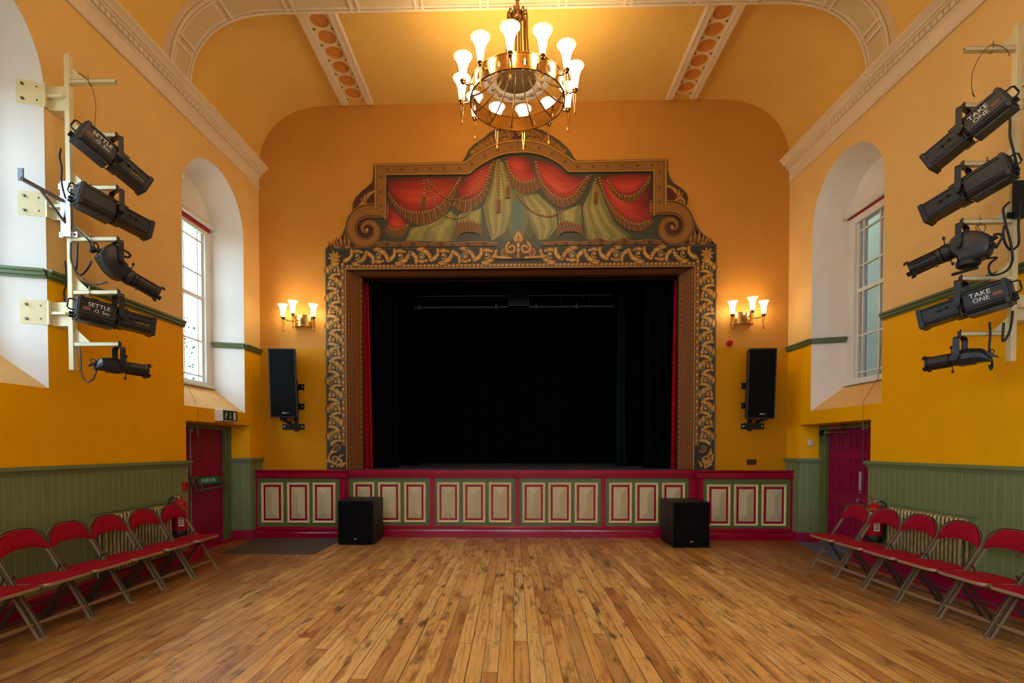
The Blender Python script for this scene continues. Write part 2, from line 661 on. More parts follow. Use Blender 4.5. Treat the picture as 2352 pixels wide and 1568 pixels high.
PAINT = {'outline':[(-3.115,4.768),(-3.073,4.773),(-3.048,4.809),(-2.914,4.881),(-2.83,5.003),(-2.779,5.133),(-2.72,5.264),(-2.637,5.325),(-2.661,5.41),(-2.652,5.508),(-2.61,5.597),(-2.502,5.702),(-2.385,5.79),(-2.322,5.862),(-2.315,5.976),(-2.304,6.122),(-2.271,6.148),(-1.574,6.148),(-0.851,6.148),(-0.793,6.231),(-0.736,6.352),(-0.654,6.431),(-0.506,6.526),(-0.375,6.637),(-0.261,6.688),(-0.098,6.713),(0.162,6.709),(0.325,6.686),(0.455,6.652),(0.553,6.599),(0.732,6.484),(0.878,6.353),(0.927,6.288),(0.976,6.207),(1.017,6.155),(1.786,6.154),(2.466,6.152),(2.495,6.13),(2.501,5.961),(2.529,5.865),(2.594,5.767),(2.74,5.669),(2.812,5.588),(2.829,5.524),(2.814,5.428),(2.777,5.364),(2.839,5.315),(2.92,5.202),(2.985,5.056),(3.067,4.943),(3.212,4.837),(3.245,4.788),(3.293,4.771)],'band_l':[(-2.255,5.381),(-2.251,6.097),(-0.785,6.11),(-0.654,6.213),(-0.506,6.308),(-0.294,6.402),(-0.098,6.444),(0.065,6.453)],'band_r':[(2.444,5.384),(2.439,6.114),(0.977,6.102),(0.814,6.217),(0.651,6.316),(0.456,6.407),(0.244,6.451),(0.073,6.453)],'band_in_l':[(-2.093,5.2),(-2.09,5.941),(-0.728,5.939),(-0.588,6.051),(-0.457,6.13),(-0.261,6.221),(-0.098,6.262),(0.065,6.271)],'band_in_r':[(2.259,5.217),(2.255,5.948),(0.888,5.95),(0.766,6.065),(0.619,6.155),(0.44,6.23),(0.244,6.273),(0.073,6.276)],'vol_l':[(-2.414,5.056)],'vol_r':[(2.567,5.052)],'swag':{'a':{'t':[(-2.062,5.908),(-1.492,5.907),(-0.876,5.905)],'b':[(-2.063,5.68),(-1.973,5.532),(-1.824,5.4),(-1.643,5.345),(-1.412,5.358),(-1.214,5.45),(-1.032,5.651),(-0.876,5.892)],'f':[(-2.063,5.623),(-2.006,5.5),(-1.858,5.303),(-1.643,5.162),(-1.478,5.124),(-1.28,5.196),(-1.082,5.368),(-0.868,5.828)]},'b':{'t':[(-0.851,5.892),(-0.703,5.955),(-0.523,6.066),(-0.367,6.145)],'b':[(-0.958,5.553),(-0.786,5.522),(-0.589,5.594),(-0.458,5.806),(-0.362,6.128)],'f':[(-1.024,5.448),(-0.868,5.352),(-0.704,5.366),(-0.523,5.499),(-0.392,5.741),(-0.286,6.168)]},'c':{'t':[(-2.064,5.517),(-1.94,5.369),(-1.734,5.171)],'b':[(-2.09,5.126),(-1.958,5.063),(-1.842,5.088),(-1.734,5.139)],'f':[(-2.127,5.045),(-2.066,4.971),(-1.942,4.934),(-1.809,4.976),(-1.713,5.106)]},'d':{'t':[(-0.122,6.222),(0.066,6.227),(0.277,6.2)],'b':[(-0.114,6.173),(-0.065,5.995),(0.041,5.856),(0.196,5.803),(0.327,5.837),(0.356,5.877)],'f':[(-0.15,6.158),(-0.089,5.882),(0.05,5.683),(0.197,5.612),(0.36,5.663),(0.444,5.722)]},'e':{'t':[(0.362,6.175),(0.619,6.099),(0.88,5.926),(1.164,5.866)],'b':[(0.35,6.159),(0.427,5.876),(0.555,5.677),(0.718,5.546),(0.832,5.528),(0.954,5.579),(1.075,5.722),(1.212,5.906)],'f':[(0.334,6.135),(0.375,5.876),(0.49,5.641),(0.62,5.482),(0.783,5.392),(0.93,5.421),(1.076,5.545),(1.189,5.737),(1.282,5.913)]},'g':{'t':[(1.399,5.887),(1.788,5.762),(2.227,5.724)],'b':[(1.383,5.887),(1.448,5.669),(1.563,5.426),(1.709,5.263),(1.872,5.149),(2.034,5.111),(2.235,5.169)],'f':[(1.363,5.88),(1.432,5.605),(1.547,5.365),(1.677,5.151),(1.824,5.033),(1.986,4.991),(2.131,5.014),(2.284,5.144)]},'f':{'t':[(1.455,5.911),(1.836,5.912),(2.223,5.917)],'b':[(1.504,5.83),(1.627,5.664),(1.756,5.569),(1.918,5.564),(2.047,5.643),(2.215,5.877)],'f':[(1.488,5.822),(1.611,5.6),(1.789,5.467),(1.919,5.466),(2.047,5.546),(2.22,5.788)]}},'drape':[[(-1.777,4.878),(-1.693,5.089),(-1.445,5.127),(-1.247,5.207),(-1.033,5.359),(-0.918,5.26),(-0.943,4.862)],[(-0.926,5.146),(-0.91,5.292),(-0.523,5.402),(-0.524,5.126)],[(-0.277,6.176),(-0.179,6.158),(-0.016,5.655),(-0.024,5.331),(-0.13,5.008),(-0.36,4.864),(-0.458,5.174),(-0.499,5.418),(-0.376,5.74)],[(0.147,5.588),(0.408,5.617),(0.686,5.356),(0.711,5.08),(0.556,4.879),(0.393,4.873),(0.262,5.166),(0.196,5.41)],[(0.719,5.145),(0.718,5.323),(1.092,5.432),(1.118,5.108)],[(1.125,5.399),(1.238,5.64),(1.302,5.816),(1.383,5.735),(1.465,5.508),(1.629,5.151),(1.922,4.906),(1.63,4.844),(1.175,4.873)]],'cuff':[[(-0.943,5.057),(-0.926,5.163),(-0.737,5.177),(-0.532,5.129),(-0.516,4.906),(-0.589,4.98),(-0.737,5.006),(-0.869,4.975),(-0.943,4.87)],[(0.7,5.032),(0.719,5.129),(0.849,5.163),(1.118,5.1),(1.127,4.882),(1.061,4.971),(0.915,4.997),(0.784,4.974),(0.703,4.878)]],'border':[[(-2.307,4.826),(-2.108,4.865),(-1.909,4.838),(-1.694,4.861),(-1.446,4.826),(-1.215,4.864),(-1.034,4.83),(-0.803,4.844),(-0.524,4.849),(-0.261,4.822)],[(0.442,4.815),(0.654,4.83),(0.817,4.844),(1.045,4.826),(1.208,4.832),(1.387,4.887),(1.598,4.82),(1.776,4.883),(1.954,4.833),(2.181,4.855),(2.407,4.828)]],'rope':[[(-1.427,5.883),(-1.246,5.67),(-1.098,5.558),(-0.917,5.543),(-0.671,5.663),(-0.523,6.017)],[(-1.427,5.883),(-1.28,5.459),(-1.115,5.278),(-0.951,5.228),(-0.786,5.275),(-0.704,5.388)],[(0.033,5.622),(0.164,5.459),(0.311,5.327),(0.458,5.269),(0.621,5.251),(0.784,5.338)]],'tassel':[[(-1.468,5.876),(-1.469,5.6),(-1.469,5.372)],[(-0.245,6.191),(-0.245,5.536),(-0.245,5.317)],[(-0.089,5.882),(-0.089,5.753),(-0.089,5.551)],[(1.331,5.864),(1.335,5.638),(1.341,5.442)]],'crest':[(0.074,5.006),(0.074,4.535),(-0.262,4.538),(0.41,4.532)],'ear':[[(-2.47,5.457)],[(2.693,5.477)]],'arch_top':[(0.073,6.687)]}
# ================================================================ the room
def frange(a, b, n):
    return [a + (b - a) * i / n for i in range(n + 1)]


def vault(d):
    a = 1.25
    if d >= a:
        return 7.115
    return 6.0 + 1.115 * (1 - ((a - d) / a) ** 2.4) ** (1 / 2.4)


def zc(x, s):
    return vault(max(0.0, min(x + half(-1, s), half(1, s) - x)))


# floor
b = MB()
b.quad((-5.2, Y0, 0), (5.4, Y0, 0), (5.4, 8.75, 0), (-5.2, 8.75, 0))
b.build('floor', 'floor', kind='structure')

# windows: opening half width .745, sill 2.025, springing 4.75; inner opening at o = -.45
HW, SILL, SPR = .745, 2.025, 4.75
HI, SILLI, SPRI, DEP = .605, 2.40, 4.78, .45
DOOR0, DOOR1, DOORZ = 6.70, 8.30, 1.83


def arch_z(ds, hw, spr):
    return spr + sqrt(max(0.0, hw * hw - ds * ds))


def arch_pts(c, hw, z0, spr, n=24):
    """outline from the sill up one jamb, over the arch and down the other"""
    p = [(c - hw, z0), (c - hw, 3.03), (c - hw, 3.11)]
    p += [(c - hw * cos(pi * k / n), spr + hw * sin(pi * k / n)) for k in range(n + 1)]
    p += [(c + hw, 3.11), (c + hw, 3.03), (c + hw, z0)]
    return p


for side, bays in ((-1, BAYS), (1, BAYS_R)):
    nm = 'left' if side < 0 else 'right'
    b = MB()
    cuts = {Y0, YB, DOOR0, DOOR1}
    for c in bays:
        for k in range(25):
            cuts.add(round(c - HW * cos(pi * k / 24), 4))
    cuts = sorted(cuts)
    P = lambda s, z: WP(side, s, z, 0)
    for s0, s1 in zip(cuts, cuts[1:]):
        sm = (s0 + s1) / 2
        win = [c for c in bays if abs(sm - c) < HW]
        z0 = DOORZ if DOOR0 < sm < DOOR1 else 0.0
        if win:
            c = win[0]
            if z0 < SILL:
                b.quad(P(s0, z0), P(s1, z0), P(s1, SILL), P(s0, SILL))
            b.quad(P(s0, arch_z(s0 - c, HW, SPR)), P(s1, arch_z(s1 - c, HW, SPR)), P(s1, 6.3), P(s0, 6.3))
        else:
            b.quad(P(s0, z0), P(s1, z0), P(s1, 6.3), P(s0, 6.3))
    b.build('wall_' + nm, 'wall', kind='structure')

    # windows
    for wi, c in enumerate(bays):
        wname = 'window_%d' % (wi + 1 + (4 if side > 0 else 0))
        win = setting(wname)
        fo = arch_pts(c, HW, SILL, SPR)
        fi = arch_pts(c, HI, SILLI, SPRI)
        b = MB()
        b.loft([[WP(side, s, z, 0) for s, z in fo], [WP(side, s, z, -DEP) for s, z in fi]], 0, False, False)
        # lunette above the square-headed sash
        n = 24
        for k in range(n):
            a0, a1 = pi * k / n, pi * (k + 1) / n
            sa, sb = c - HI * cos(a0), c - HI * cos(a1)
            b.quad(WP(side, sa, 4.78, -DEP), WP(side, sb, 4.78, -DEP), WP(side, sb, SPRI + HI * sin(a1), -DEP), WP(side, sa, SPRI + HI * sin(a0), -DEP))
        b.build('reveal', 'white', win, smooth=40)
        b = MB()
        b.quad(WP(side, c - HW, SILL, 0), WP(side, c + HW, SILL, 0), WP(side, c + HI, SILLI, -DEP), WP(side, c - HI, SILLI, -DEP))
        b.build('sloping_sill', 'sill', win)

        def bar(b, s0, s1, z0, z1, o0, o1, m=0):
            p = [WP(side, s, z, o) for z in (z0, z1) for s, o in ((s0, o0), (s1, o0), (s1, o1), (s0, o1))]
            b.hexa(p, m)
        # box frame
        b = MB()
        g = .455
        bar(b, c - HI, c - g, SILLI, 4.80, -DEP - .10, -DEP + .02)
        bar(b, c + g, c + HI, SILLI, 4.80, -DEP - .10, -DEP + .02)
        bar(b, c - HI, c + HI, 4.70, 4.80, -DEP - .10, -DEP + .018)
        bar(b, c - HI, c + HI, SILLI, 2.47, -DEP - .10, -DEP + .018)
        bar(b, c - HI - .03, c + HI + .03, SILLI - .02, SILLI + .015, -DEP - .05, -DEP + .07)
        b.build('box_frame', 'frame_white', win, bevel=.006)
        b = MB()
        bar(b, c - g, c + g, 3.70, 3.755, -DEP - .07, -DEP - .02)
        for z in (2.555, 3.08, 4.075, 4.575):
            bar(b, c - g, c + g, z - .011, z + .011, -DEP - .06, -DEP - .025)
        for s in (c - g + .125, c, c + g - .125):
            bar(b, s - .011, s + .011, 2.47, 4.70, -DEP - .06, -DEP - .025)
        bar(b, c - g, c - g + .04, 2.47, 4.70, -DEP - .065, -DEP - .022)
        bar(b, c + g - .04, c + g, 2.47, 4.70, -DEP - .065, -DEP - .022)
        b.build('glazing_bars', 'frame_white', win)
        b = MB()
        b.quad(WP(side, c - g, 2.47, -DEP - .045), WP(side, c + g, 2.47, -DEP - .045), WP(side, c + g, 4.70, -DEP - .045), WP(side, c - g, 4.70, -DEP - .045))
        b.build('panes', 'glass', win)
        # rail carried round the reveals
        b = MB()
        for sg in (-1, 1):
            for z0, z1, th in ((3.03, 3.05, .02), (3.05, 3.085, .035), (3.085, 3.11, .05)):
                k = lambda z: HW
                so, si = c + sg * HW, c + sg * (HI + .01)
                zo = 0
                p = []
                for z in (z0, z1):
                    p += [WP(side, so, z, 0), WP(side, si, z, -DEP + .03), WP(side, si - sg * th, z, -DEP + .03), WP(side, so - sg * th, z, .012)]
                b.hexa(p)
        b.build('reveal_rail', 'olive', win)

    # picture rail between the windows
    b = MB()
    edges = [Y0] + [e for c in sorted(bays) for e in (c - HW, c + HW)] + [YB]
    for s0, s1 in zip(edges[::2], edges[1::2]):
        for z0, z1, th in ((3.03, 3.05, .02), (3.05, 3.085, .035), (3.085, 3.11, .05)):
            b.hexa([WP(side, s, z, o) for z in (z0, z1) for s, o in ((s0, 0), (s1, 0), (s1, th), (s0, th))])
    b.build('trim_rail_' + nm, 'olive', kind='structure')

    # tongue and groove wainscot, cap and boxed skirting
    b = MB()

    def boards(b, A, B, t, zt=1.262, z0=0.0):
        """vertical boards from plan point A to plan point B, standing t proud on the room side"""
        A, B = Vector(A), Vector(B)
        d = (B - A)
        L = d.length
        d.normalize()
        n = Vector((-d.y, d.x)) * side
        k = max(1, round(L / .09))
        wd = L / k
        for i in range(k):
            p = A + d * (wd * i) + n * t
            q = A + d * (wd * (i + 1) - .009) + n * t
            r = A + d * (wd * (i + 1)) + n * t
            e = n * -.0012
            b.quad((p.x, p.y, z0), (q.x, q.y, z0), (q.x, q.y, zt), (p.x, p.y, zt), 0)
            b.quad((q.x, q.y, z0), ((q + e).x, (q + e).y, z0), ((q + e).x, (q + e).y, zt), (q.x, q.y, zt), 0)
            b.quad(((q + e).x, (q + e).y, z0), ((r + e).x, (r + e).y, z0), ((r + e).x, (r + e).y, zt), ((q + e).x, (q + e).y, zt), 1)
            b.quad(((r + e).x, (r + e).y, z0), (r.x, r.y, z0), (r.x, r.y, zt), ((r + e).x, (r + e).y, zt), 0)
        # closing ends and top
        for e in (A, B):
            f = e + n * t
            b.quad((e.x, e.y, z0), (f.x, f.y, z0), (f.x, f.y, zt), (e.x, e.y, zt), 0)

    def pl(s, o=0.0):
        p = WP(side, s, 0, o)
        return (p[0], p[1])
    jo, ji = pl(DOOR1), pl(8.244, -.30)
    boards(b, pl(Y0), pl(DOOR0), .024)
    boards(b, jo, pl(YB), .024)
    boards(b, ji, jo, .022)

    def cap(b, A, B, ext0=0.0, ext1=0.0):
        A, B = Vector(A), Vector(B)
        d = (B - A).normalized()
        n = Vector((-d.y, d.x)) * side
        A, B = A - d * ext0, B + d * ext1
        for z0, z1, th in ((1.235, 1.255, .034), (1.255, 1.275, .045), (1.275, 1.31, .062)):
            p = []
            for z in (z0, z1):
                for e in (A, B, B + n * th, A + n * th):
                    p.append((e.x, e.y, z))
            b.hexa(p, 0)
    cap(b, pl(Y0), pl(DOOR0), 0, .04)
    cap(b, jo, pl(YB), .04, 0)
    cap(b, ji, jo, .03, .03)
    b.build('trim_wainscot_' + nm, ['green', 'groove'], kind='structure')
    b = MB()

    def blk(s0, s1, o0, o1, z0, z1):
        b.hexa([WP(side, s, z, o) for z in (z0, z1) for s, o in ((s0, o0), (s1, o0), (s1, o1), (s0, o1))])
    blk(Y0, 6.85, 0, .135, 0, .165)
    blk(DOOR1, 8.46, 0, .05, 0, .15)
    b.hexa([WP(side, s, z, o) for z in (0, .15) for s, o in ((8.235, -.295), (8.31, 0.0), (8.27, .045), (8.19, -.295))])
    b.build('baseboard_' + nm, 'skirt', kind='structure', bevel=.006)

    # cornice with dentils
    prof = [(0, 5.75), (.024, 5.75), (.028, 5.765), (.020, 5.782), (.010, 5.79), (.010, 5.925), (.026, 5.94), (.030, 5.952), (.034, 5.955), (.034, 6.005),
            (.080, 6.012), (.086, 6.026), (.110, 6.032), (.118, 6.05), (.140, 6.07), (.160, 6.085), (.168, 6.092), (.168, 6.118), (.15, 6.13), (0, 6.17)]
    b = MB()
    b.loft([[WP(side, s, z, o) for o, z in prof] for s in (Y0, YB)], 0, True, True)
    s = Y0 + .03
    while s < YB - .05:
        b.hexa([WP(side, q, z, o) for z in (5.958, 6.008) for q, o in ((s, .03), (s + .056, .03), (s + .056, .062), (s, .062))])
        s += .078
    b.build('trim_cornice_' + nm, 'plaster', kind='structure')

    # ------------------------------------------------------------ door in its recess
    door = setting('door_1' if side < 0 else 'door_2')
    b = MB()
    b.quad(WP(side, DOOR1, 0, 0), WP(side, DOOR1, DOORZ, 0), WP(side, 8.244, 1.815, -.30), WP(side, 8.244, 0, -.30), 0)
    b.quad(WP(side, DOOR0, 0, 0), WP(side, DOOR0, DOORZ, 0), WP(side, 6.756, 1.815, -.30), WP(side, 6.756, 0, -.30), 0)
    b.quad(WP(side, DOOR0, DOORZ, 0), WP(side, DOOR1, DOORZ, 0), WP(side, 8.244, 1.815, -.30), WP(side, 6.756, 1.815, -.30), 0)
    b.quad(WP(side, 6.7, 0, -.37), WP(side, 8.3, 0, -.37), WP(side, 8.3, 1.86, -.37), WP(side, 6.7, 1.86, -.37), 0)
    b.build('recess', 'wall', door)
    b = MB()

    def dbar(b, s0, s1, z0, z1, o0, o1, m=0):
        b.hexa([WP(side, s, z, o) for z in (z0, z1) for s, o in ((s0, o0), (s1, o0), (s1, o1), (s0, o1))], m)
    dbar(b, 8.085, 8.25, 0, 1.82, -.36, -.285)
    dbar(b, 8.08, 8.108, .001, 1.757, -.355, -.271)
    dbar(b, 8.192, 8.253, .001, 1.822, -.355, -.272)
    dbar(b, 6.75, 6.92, 0, 1.82, -.36, -.285)
    dbar(b, 6.752, 8.248, 1.752, 1.818, -.358, -.279)
    b.build('door_frame', 'olive', door, bevel=.004)
    b = MB()
    dbar(b, 6.90, 8.10, .02, 1.76, -.362, -.325)
    if side > 0:
        cols = [(7.99 - .155, 7.99), (7.775 - .20, 7.775), (7.475 - .20, 7.475), (7.19 - .2, 7.19)]
        for s0, s1 in cols:
            for z0, z1 in ((1.43, 1.67), (.86, 1.33), (.10, .62)):
                # moulded border round a sunk panel
                for a0, a1, c0, c1 in ((s0, s1, z0, z0 + .022), (s0, s1, z1 - .022, z1), (s0, s0 + .022, z0, z1), (s1 - .022, s1, z0, z1)):
                    dbar(b, a0, a1, c0, c1, -.327, -.316)
    b.build('door_leaf', 'red_door', door, bevel=.003)
    b = MB()
    dbar(b, 6.9, 8.12, 0, .035, -.34, -.20)
    b.build('threshold', 'skirt' if side < 0 else 'matblue', door)
    if side < 0:
        # panic bar, vertical bolts and sign
        b = MB()
        dbar(b, 7.262, 7.279, .10, 1.74, -.324, -.305)
        dbar(b, 7.245, 7.30, 1.70, 1.745, -.325, -.29)
        dbar(b, 7.24, 7.31, .98, 1.06, -.325, -.28)
        b.build('bolt_rod', 'rodgrey', door, bevel=.003)
        b = MB()
        for s in (7.22, 7.36, 7.95):
            dbar(b, s, s + .055, .93, 1.02, -.325, -.27)
            p = [WP(side, s + .028, 1.0, -.285), WP(side, s + .028, .93, -.235), WP(side, s + .028, .885, -.21)]
            b.tube(p, .012, 8)
        b.tube([WP(side, 7.18, .865, -.205), WP(side, 8.04, .895, -.205)], .017, 10)
        dbar(b, 7.2, 7.37, 1.03, 1.075, -.325, -.27)
        b.build('panic_bar', 'lock', door, bevel=.002)
        b = MB()
        dbar(b, 7.42, 7.93, .935, 1.045, -.322, -.285)
        sg = b.build('push_sign', 'sign_green', door)
        text('PUSH BAR TO OPEN', 'lettering', 'letter', sg, WP(side, 7.65, .99, -.2835), (0, 1, 0), (0, 0, 1), .080, stretch=.50)
        b = MB()
        dbar(b, 7.03, 7.09, 1.62, 1.74, -.325, -.30)
        b.build('hinge_plate', 'steel', door)
    else:
        b = MB()
        dbar(b, 7.345, 7.385, .845, 1.145, -.326, -.318)
        b.build('push_plate', 'plategrey', door)
        b = MB()
        p = WP(side, 7.385, .742, -.32)
        b.lathe([(.001, -.02), (.024, -.02), (.026, -.012), (.022, 0), (.03, 0)], 16, 0, p, 'x')
        b.build('lock_barrel', 'steel', door, smooth=40)
        b = MB()
        dbar(b, 7.66, 7.93, 1.745, 1.815, -.285, -.235)
        cl = b.build('door_closer', 'tape', door, bevel=.004)
        b = MB()
        b.tube([WP(side, 8.10, 1.70, -.25), WP(side, 7.86, 1.705, -.22), WP(side, 7.62, 1.70, -.30)], .008, 8)
        dbar(b, 7.18, 7.28, 1.735, 1.755, -.325, -.30)
        b.build('closer_arm', 'steel', cl)

# wall behind the camera, with three openings added for fill daylight
b = MB()
WX0, WX1 = -half(-1, Y0), half(1, Y0)
xs = sorted(set([WX0 + d for d in frange(0, 1.25, 12)] + [WX1 - d for d in frange(0, 1.25, 12)] + [e for x in FILL_WIN for e in (x - .65, x + .65)]))
for x0, x1 in zip(xs, xs[1:]):
    xm = (x0 + x1) / 2
    z1 = lambda x: zc(x, Y0) + .05
    if any(abs(xm - x) < .65 for x in FILL_WIN):
        b.quad((x0, Y0, 0), (x1, Y0, 0), (x1, Y0, 2.0), (x0, Y0, 2.0))
        b.quad((x0, Y0, 5.0), (x1, Y0, 5.0), (x1, Y0, z1(x1)), (x0, Y0, z1(x0)))
    else:
        b.quad((x0, Y0, 0), (x1, Y0, 0), (x1, Y0, z1(x1)), (x0, Y0, z1(x0)))
b.build('wall_front', 'wall', kind='structure')
for k, x in enumerate(FILL_WIN):  # unseen windows, added to let in fill light
    win = setting('window_%d' % (9 + k))
    b = MB()
    for a, c, z0, z1 in ((-.65, -.57, 2.0, 5.0), (.57, .65, 2.0, 5.0), (-.65, .65, 2.0, 2.08), (-.65, .65, 4.92, 5.0), (-.03, .03, 2.0, 5.0), (-.65, .65, 3.46, 3.52)):
        b.box(x + a, x + c, Y0 - .08, Y0 + .02, z0, z1)
    b.build('frame', 'frame_white', win)
    b = MB()
    b.quad((x - .65, Y0 - .04, 2.0), (x + .65, Y0 - .04, 2.0), (x + .65, Y0 - .04, 5.0), (x - .65, Y0 - .04, 5.0))
    b.build('panes', 'glass', win)

# end wall with the stage opening
OX0, OX1, OZ, SZ = -2.778, 2.946, 4.42, 1.108
b = MB()
xs = sorted(set([-WL + d for d in frange(0, .3, 12)] + [-WL + .3 + d for d in frange(0, .95, 12)] + [OX0, OX1]
                + [WR - d for d in frange(0, .3, 12)] + [WR - .3 - d for d in frange(0, .95, 12)]))
for x0, x1 in zip(xs, xs[1:]):
    z0 = OZ if OX0 - .001 < x0 < OX1 - .001 else 0
    b.quad((x0, YB, z0), (x1, YB, z0), (x1, YB, zc(x1, YB) + .06), (x0, YB, zc(x0, YB) + .06))
b.build('wall_back', 'wallb', kind='structure')

# vaulted ceiling
DS = [0, .002, .006, .014, .03, .06, .1, .16, .24, .34, .46, .6, .75, .92, 1.1, 1.25]


def vault_pts(s, off=0.0):
    hl, hr = half(-1, s), half(1, s)
    p = [(-hl + d, vault(d)) for d in DS] + [(hr - d, vault(d)) for d in reversed(DS)]
    if not off:
        return p
    out = []
    for i, (x, z) in enumerate(p):
        a, c = p[max(0, i - 1)], p[min(len(p) - 1, i + 1)]
        tx, tz = c[0] - a[0], c[1] - a[1]
        L = math.hypot(tx, tz)
        out.append((x + tz / L * off, z - tx / L * off))
    return out


b = MB()
b.loft([[(x, s, z) for x, z in vault_pts(s)] for s in frange(Y0, YB, 8)], 0, False, False)
b.build('ceiling', 'ceil', smooth=30, kind='structure')

# the transverse arch with its panelled soffit
b = MB()
A0, A1 = 6.31, 6.70


def ribbon(s0, s1, o0, o1, m):
    r = [[(x, s, max(6.115, z)) for x, z in vault_pts(s, o)] for s, o in ((s0, o0), (s0, o1), (s1, o1), (s1, o0))]
    b.loft(r, m, False, False)


ribbon(A0, A1, 0, .105, 0)
ribbon(A0, A0 + .035, .1, .125, 0)
ribbon(A0 + .05, A0 + .075, .1, .12, 0)
ribbon(A1 - .035, A1, .1, .125, 0)
ribbon(A1 - .075, A1 - .05, .1, .12, 0)
ribbon(A0 + .075, A1 - .075, .1, .108, 1)
mid = [(x, z) for x, z in vault_pts((A0 + A1) / 2, .105)]
tot = along(mid, 60)
for k in (3, 7, 12, 17, 22, 27, 33, 38, 43, 48, 53, 57):
    (x0, z0), (x1, z1) = tot[k], tot[k + 1]
    d = Vector((x1 - x0, 0, z1 - z0)).normalized()
    p = Vector((x0, (A0 + A1) / 2, z0))
    nn = Vector((d.z, 0, -d.x))
    for e in (-.045, .045):
        q = p + d * e
        b.beam(q + Vector((0, -.16, 0)) + nn * .008, q + Vector((0, .16, 0)) + nn * .008, .03, .028, tuple(nn), 0)
b.build('trim_arch', ['plaster', 'plaster2'], smooth=30, kind='structure')

# two ribs of roundels running to the end wall
for ri, (x0, x1) in enumerate(((-2.81, -2.283), (2.442, 2.93))):
    w = x1 - x0
    xa, xb = x0 + w * .225, x1 - w * .225
    zt = 7.112
    b = MB()
    for a, c in ((x0, xa), (xb, x1)):
        inn = a if a > x0 else c
        prof = [(a, zt), (a, zt - .055), (a + .012, zt - .07), (c - .012, zt - .07), (c, zt - .055), (c, zt)]
        b.loft([[(x, 6.70, z) for x, z in prof], [(x, 8.55, z) for x, z in prof], [((x - (a + c) / 2) * .8 + (a + c) / 2, 8.575, z + .02 * (z < zt)) for x, z in prof]], 0, True, True)
        mcx = c - .02 if a > x0 else a + .02
        b.box(mcx - .008, mcx + .008, 6.70, 8.55, zt - .078, zt - .06, 0)
    cx = (xa + xb) / 2
    hwid = (xb - xa) / 2
    pitch = .2825
    y = 8.319 - 6 * pitch
    zs = zt - .035
    for k in range(7):
        yc = y + k * pitch
        n = 28
        outer, circ = [], []
        for j in range(n):
            a = 2 * pi * j / n
            ca, sa = cos(a), sin(a)
            q = 1 / max(abs(ca) / hwid, abs(sa) / (pitch / 2))
            outer.append((cx + q * ca, yc + q * sa, zs))
            circ.append((cx + .118 * ca, yc + .118 * sa, zs))
        up = [(p[0], p[1], zs + .022) for p in circ]
        b.loft([outer, circ], 1, True, False)
        b.loft([circ, up], 2, True, False)
        b.ngon(up, 2)
        for sg in (-1, 1):
            for sy in (1,):
                px, py = cx + sg * hwid * .82, yc + pitch / 2
                b.ngon([(px + sg * .012, py - .016, zs - .002), (px + sg * .012, py + .016, zs - .002), (px - sg * .02, py, zs - .002)], 3)
    b.build('trim_rib', ['plaster', 'rib_cream', 'disc', 'dark'], kind='structure')

# stage house: deck, black walls and ceiling
b = MB()
b.quad((-4.6, 8.62, SZ), (4.8, 8.62, SZ), (4.8, 14, SZ), (-4.6, 14, SZ))
b.build('floor_stage', 'stagefloor', kind='structure')
b = MB()
b.quad((-4.6, 8.8, 0), (-4.6, 14, 0), (-4.6, 14, 6), (-4.6, 8.8, 6))
b.build('wall_stage_left', 'drape', kind='structure')
b = MB()
b.quad((4.8, 8.8, 0), (4.8, 14, 0), (4.8, 14, 6), (4.8, 8.8, 6))
b.build('wall_stage_right', 'drape', kind='structure')
b = MB()
b.quad((-4.6, 14, 0), (4.8, 14, 0), (4.8, 14, 6), (-4.6, 14, 6))
b.build('wall_stage_back', 'drape', kind='structure')
b = MB()
b.quad((-4.6, 8.7, 6), (4.8, 8.7, 6), (4.8, 14, 6), (-4.6, 14, 6))
b.build('ceiling_stage', 'drape', kind='structure')
b = MB()
b.quad((-4.6, 8.86, 0), (OX0 + .2, 8.86, 0), (OX0 + .2, 8.86, 6), (-4.6, 8.86, 6))
b.quad((OX1 - .2, 8.86, 0), (4.8, 8.86, 0), (4.8, 8.86, 6), (OX1 - .2, 8.86, 6))
b.quad((OX0 + .2, 8.865, 4.3), (OX1 - .2, 8.865, 4.3), (OX1 - .2, 8.865, 6), (OX0 + .2, 8.865, 6))
b.build('wall_stage_front', 'drape', kind='structure')

# outside
b = MB()
b.quad((-40, -40, -.4), (40, -40, -.4), (40, 60, -.4), (-40, 60, -.4))
b.build('ground', 'grass', kind='structure')
b = MB()
b.box(6.3, 6.6, -8, 9.02, -.4, 9.0, 0)
b.box(6.3, 6.6, 9.50, 16, -.4, 9.0, 0)
b.box(6.28, 6.6, 9.02, 9.50, -.4, 9.0, 1)
b.build('wall_yard', ['darkglass', 'stone'], kind='structure')
b = MB()
b.box(4.95, 6.6, -8, 12.5, 6.3, 6.4)  # unseen roof added to keep sky light off the right windows
b.build('yard_blocker_roof', 'darkglass', kind='structure')
# ================================================================ stage front
FA, FB = 8.44, 8.60
st = thing('stage', 'red and green panelled stage front running wall to wall below the proscenium', 'stage', (0, FB, 0))


def sb(b, x0, x1, y0, y1, z0, z1, m=0):
    b.box(x0, x1, y0 - FB, y1 - FB, z0, z1, m)


XL0, XL1, XR0, XR1 = -4.19, -2.776, 2.978, 4.43
b = MB()
sb(b, XL0, XL1, FA, FA + .1, .15, 1.0)
sb(b, XR0, XR1, FA, FA + .1, .15, 1.0)
sb(b, XL1 - .02, XR0 + .02, FB, FB + .04, .15, 1.0)
b.build('backing_board', 'olive', st)
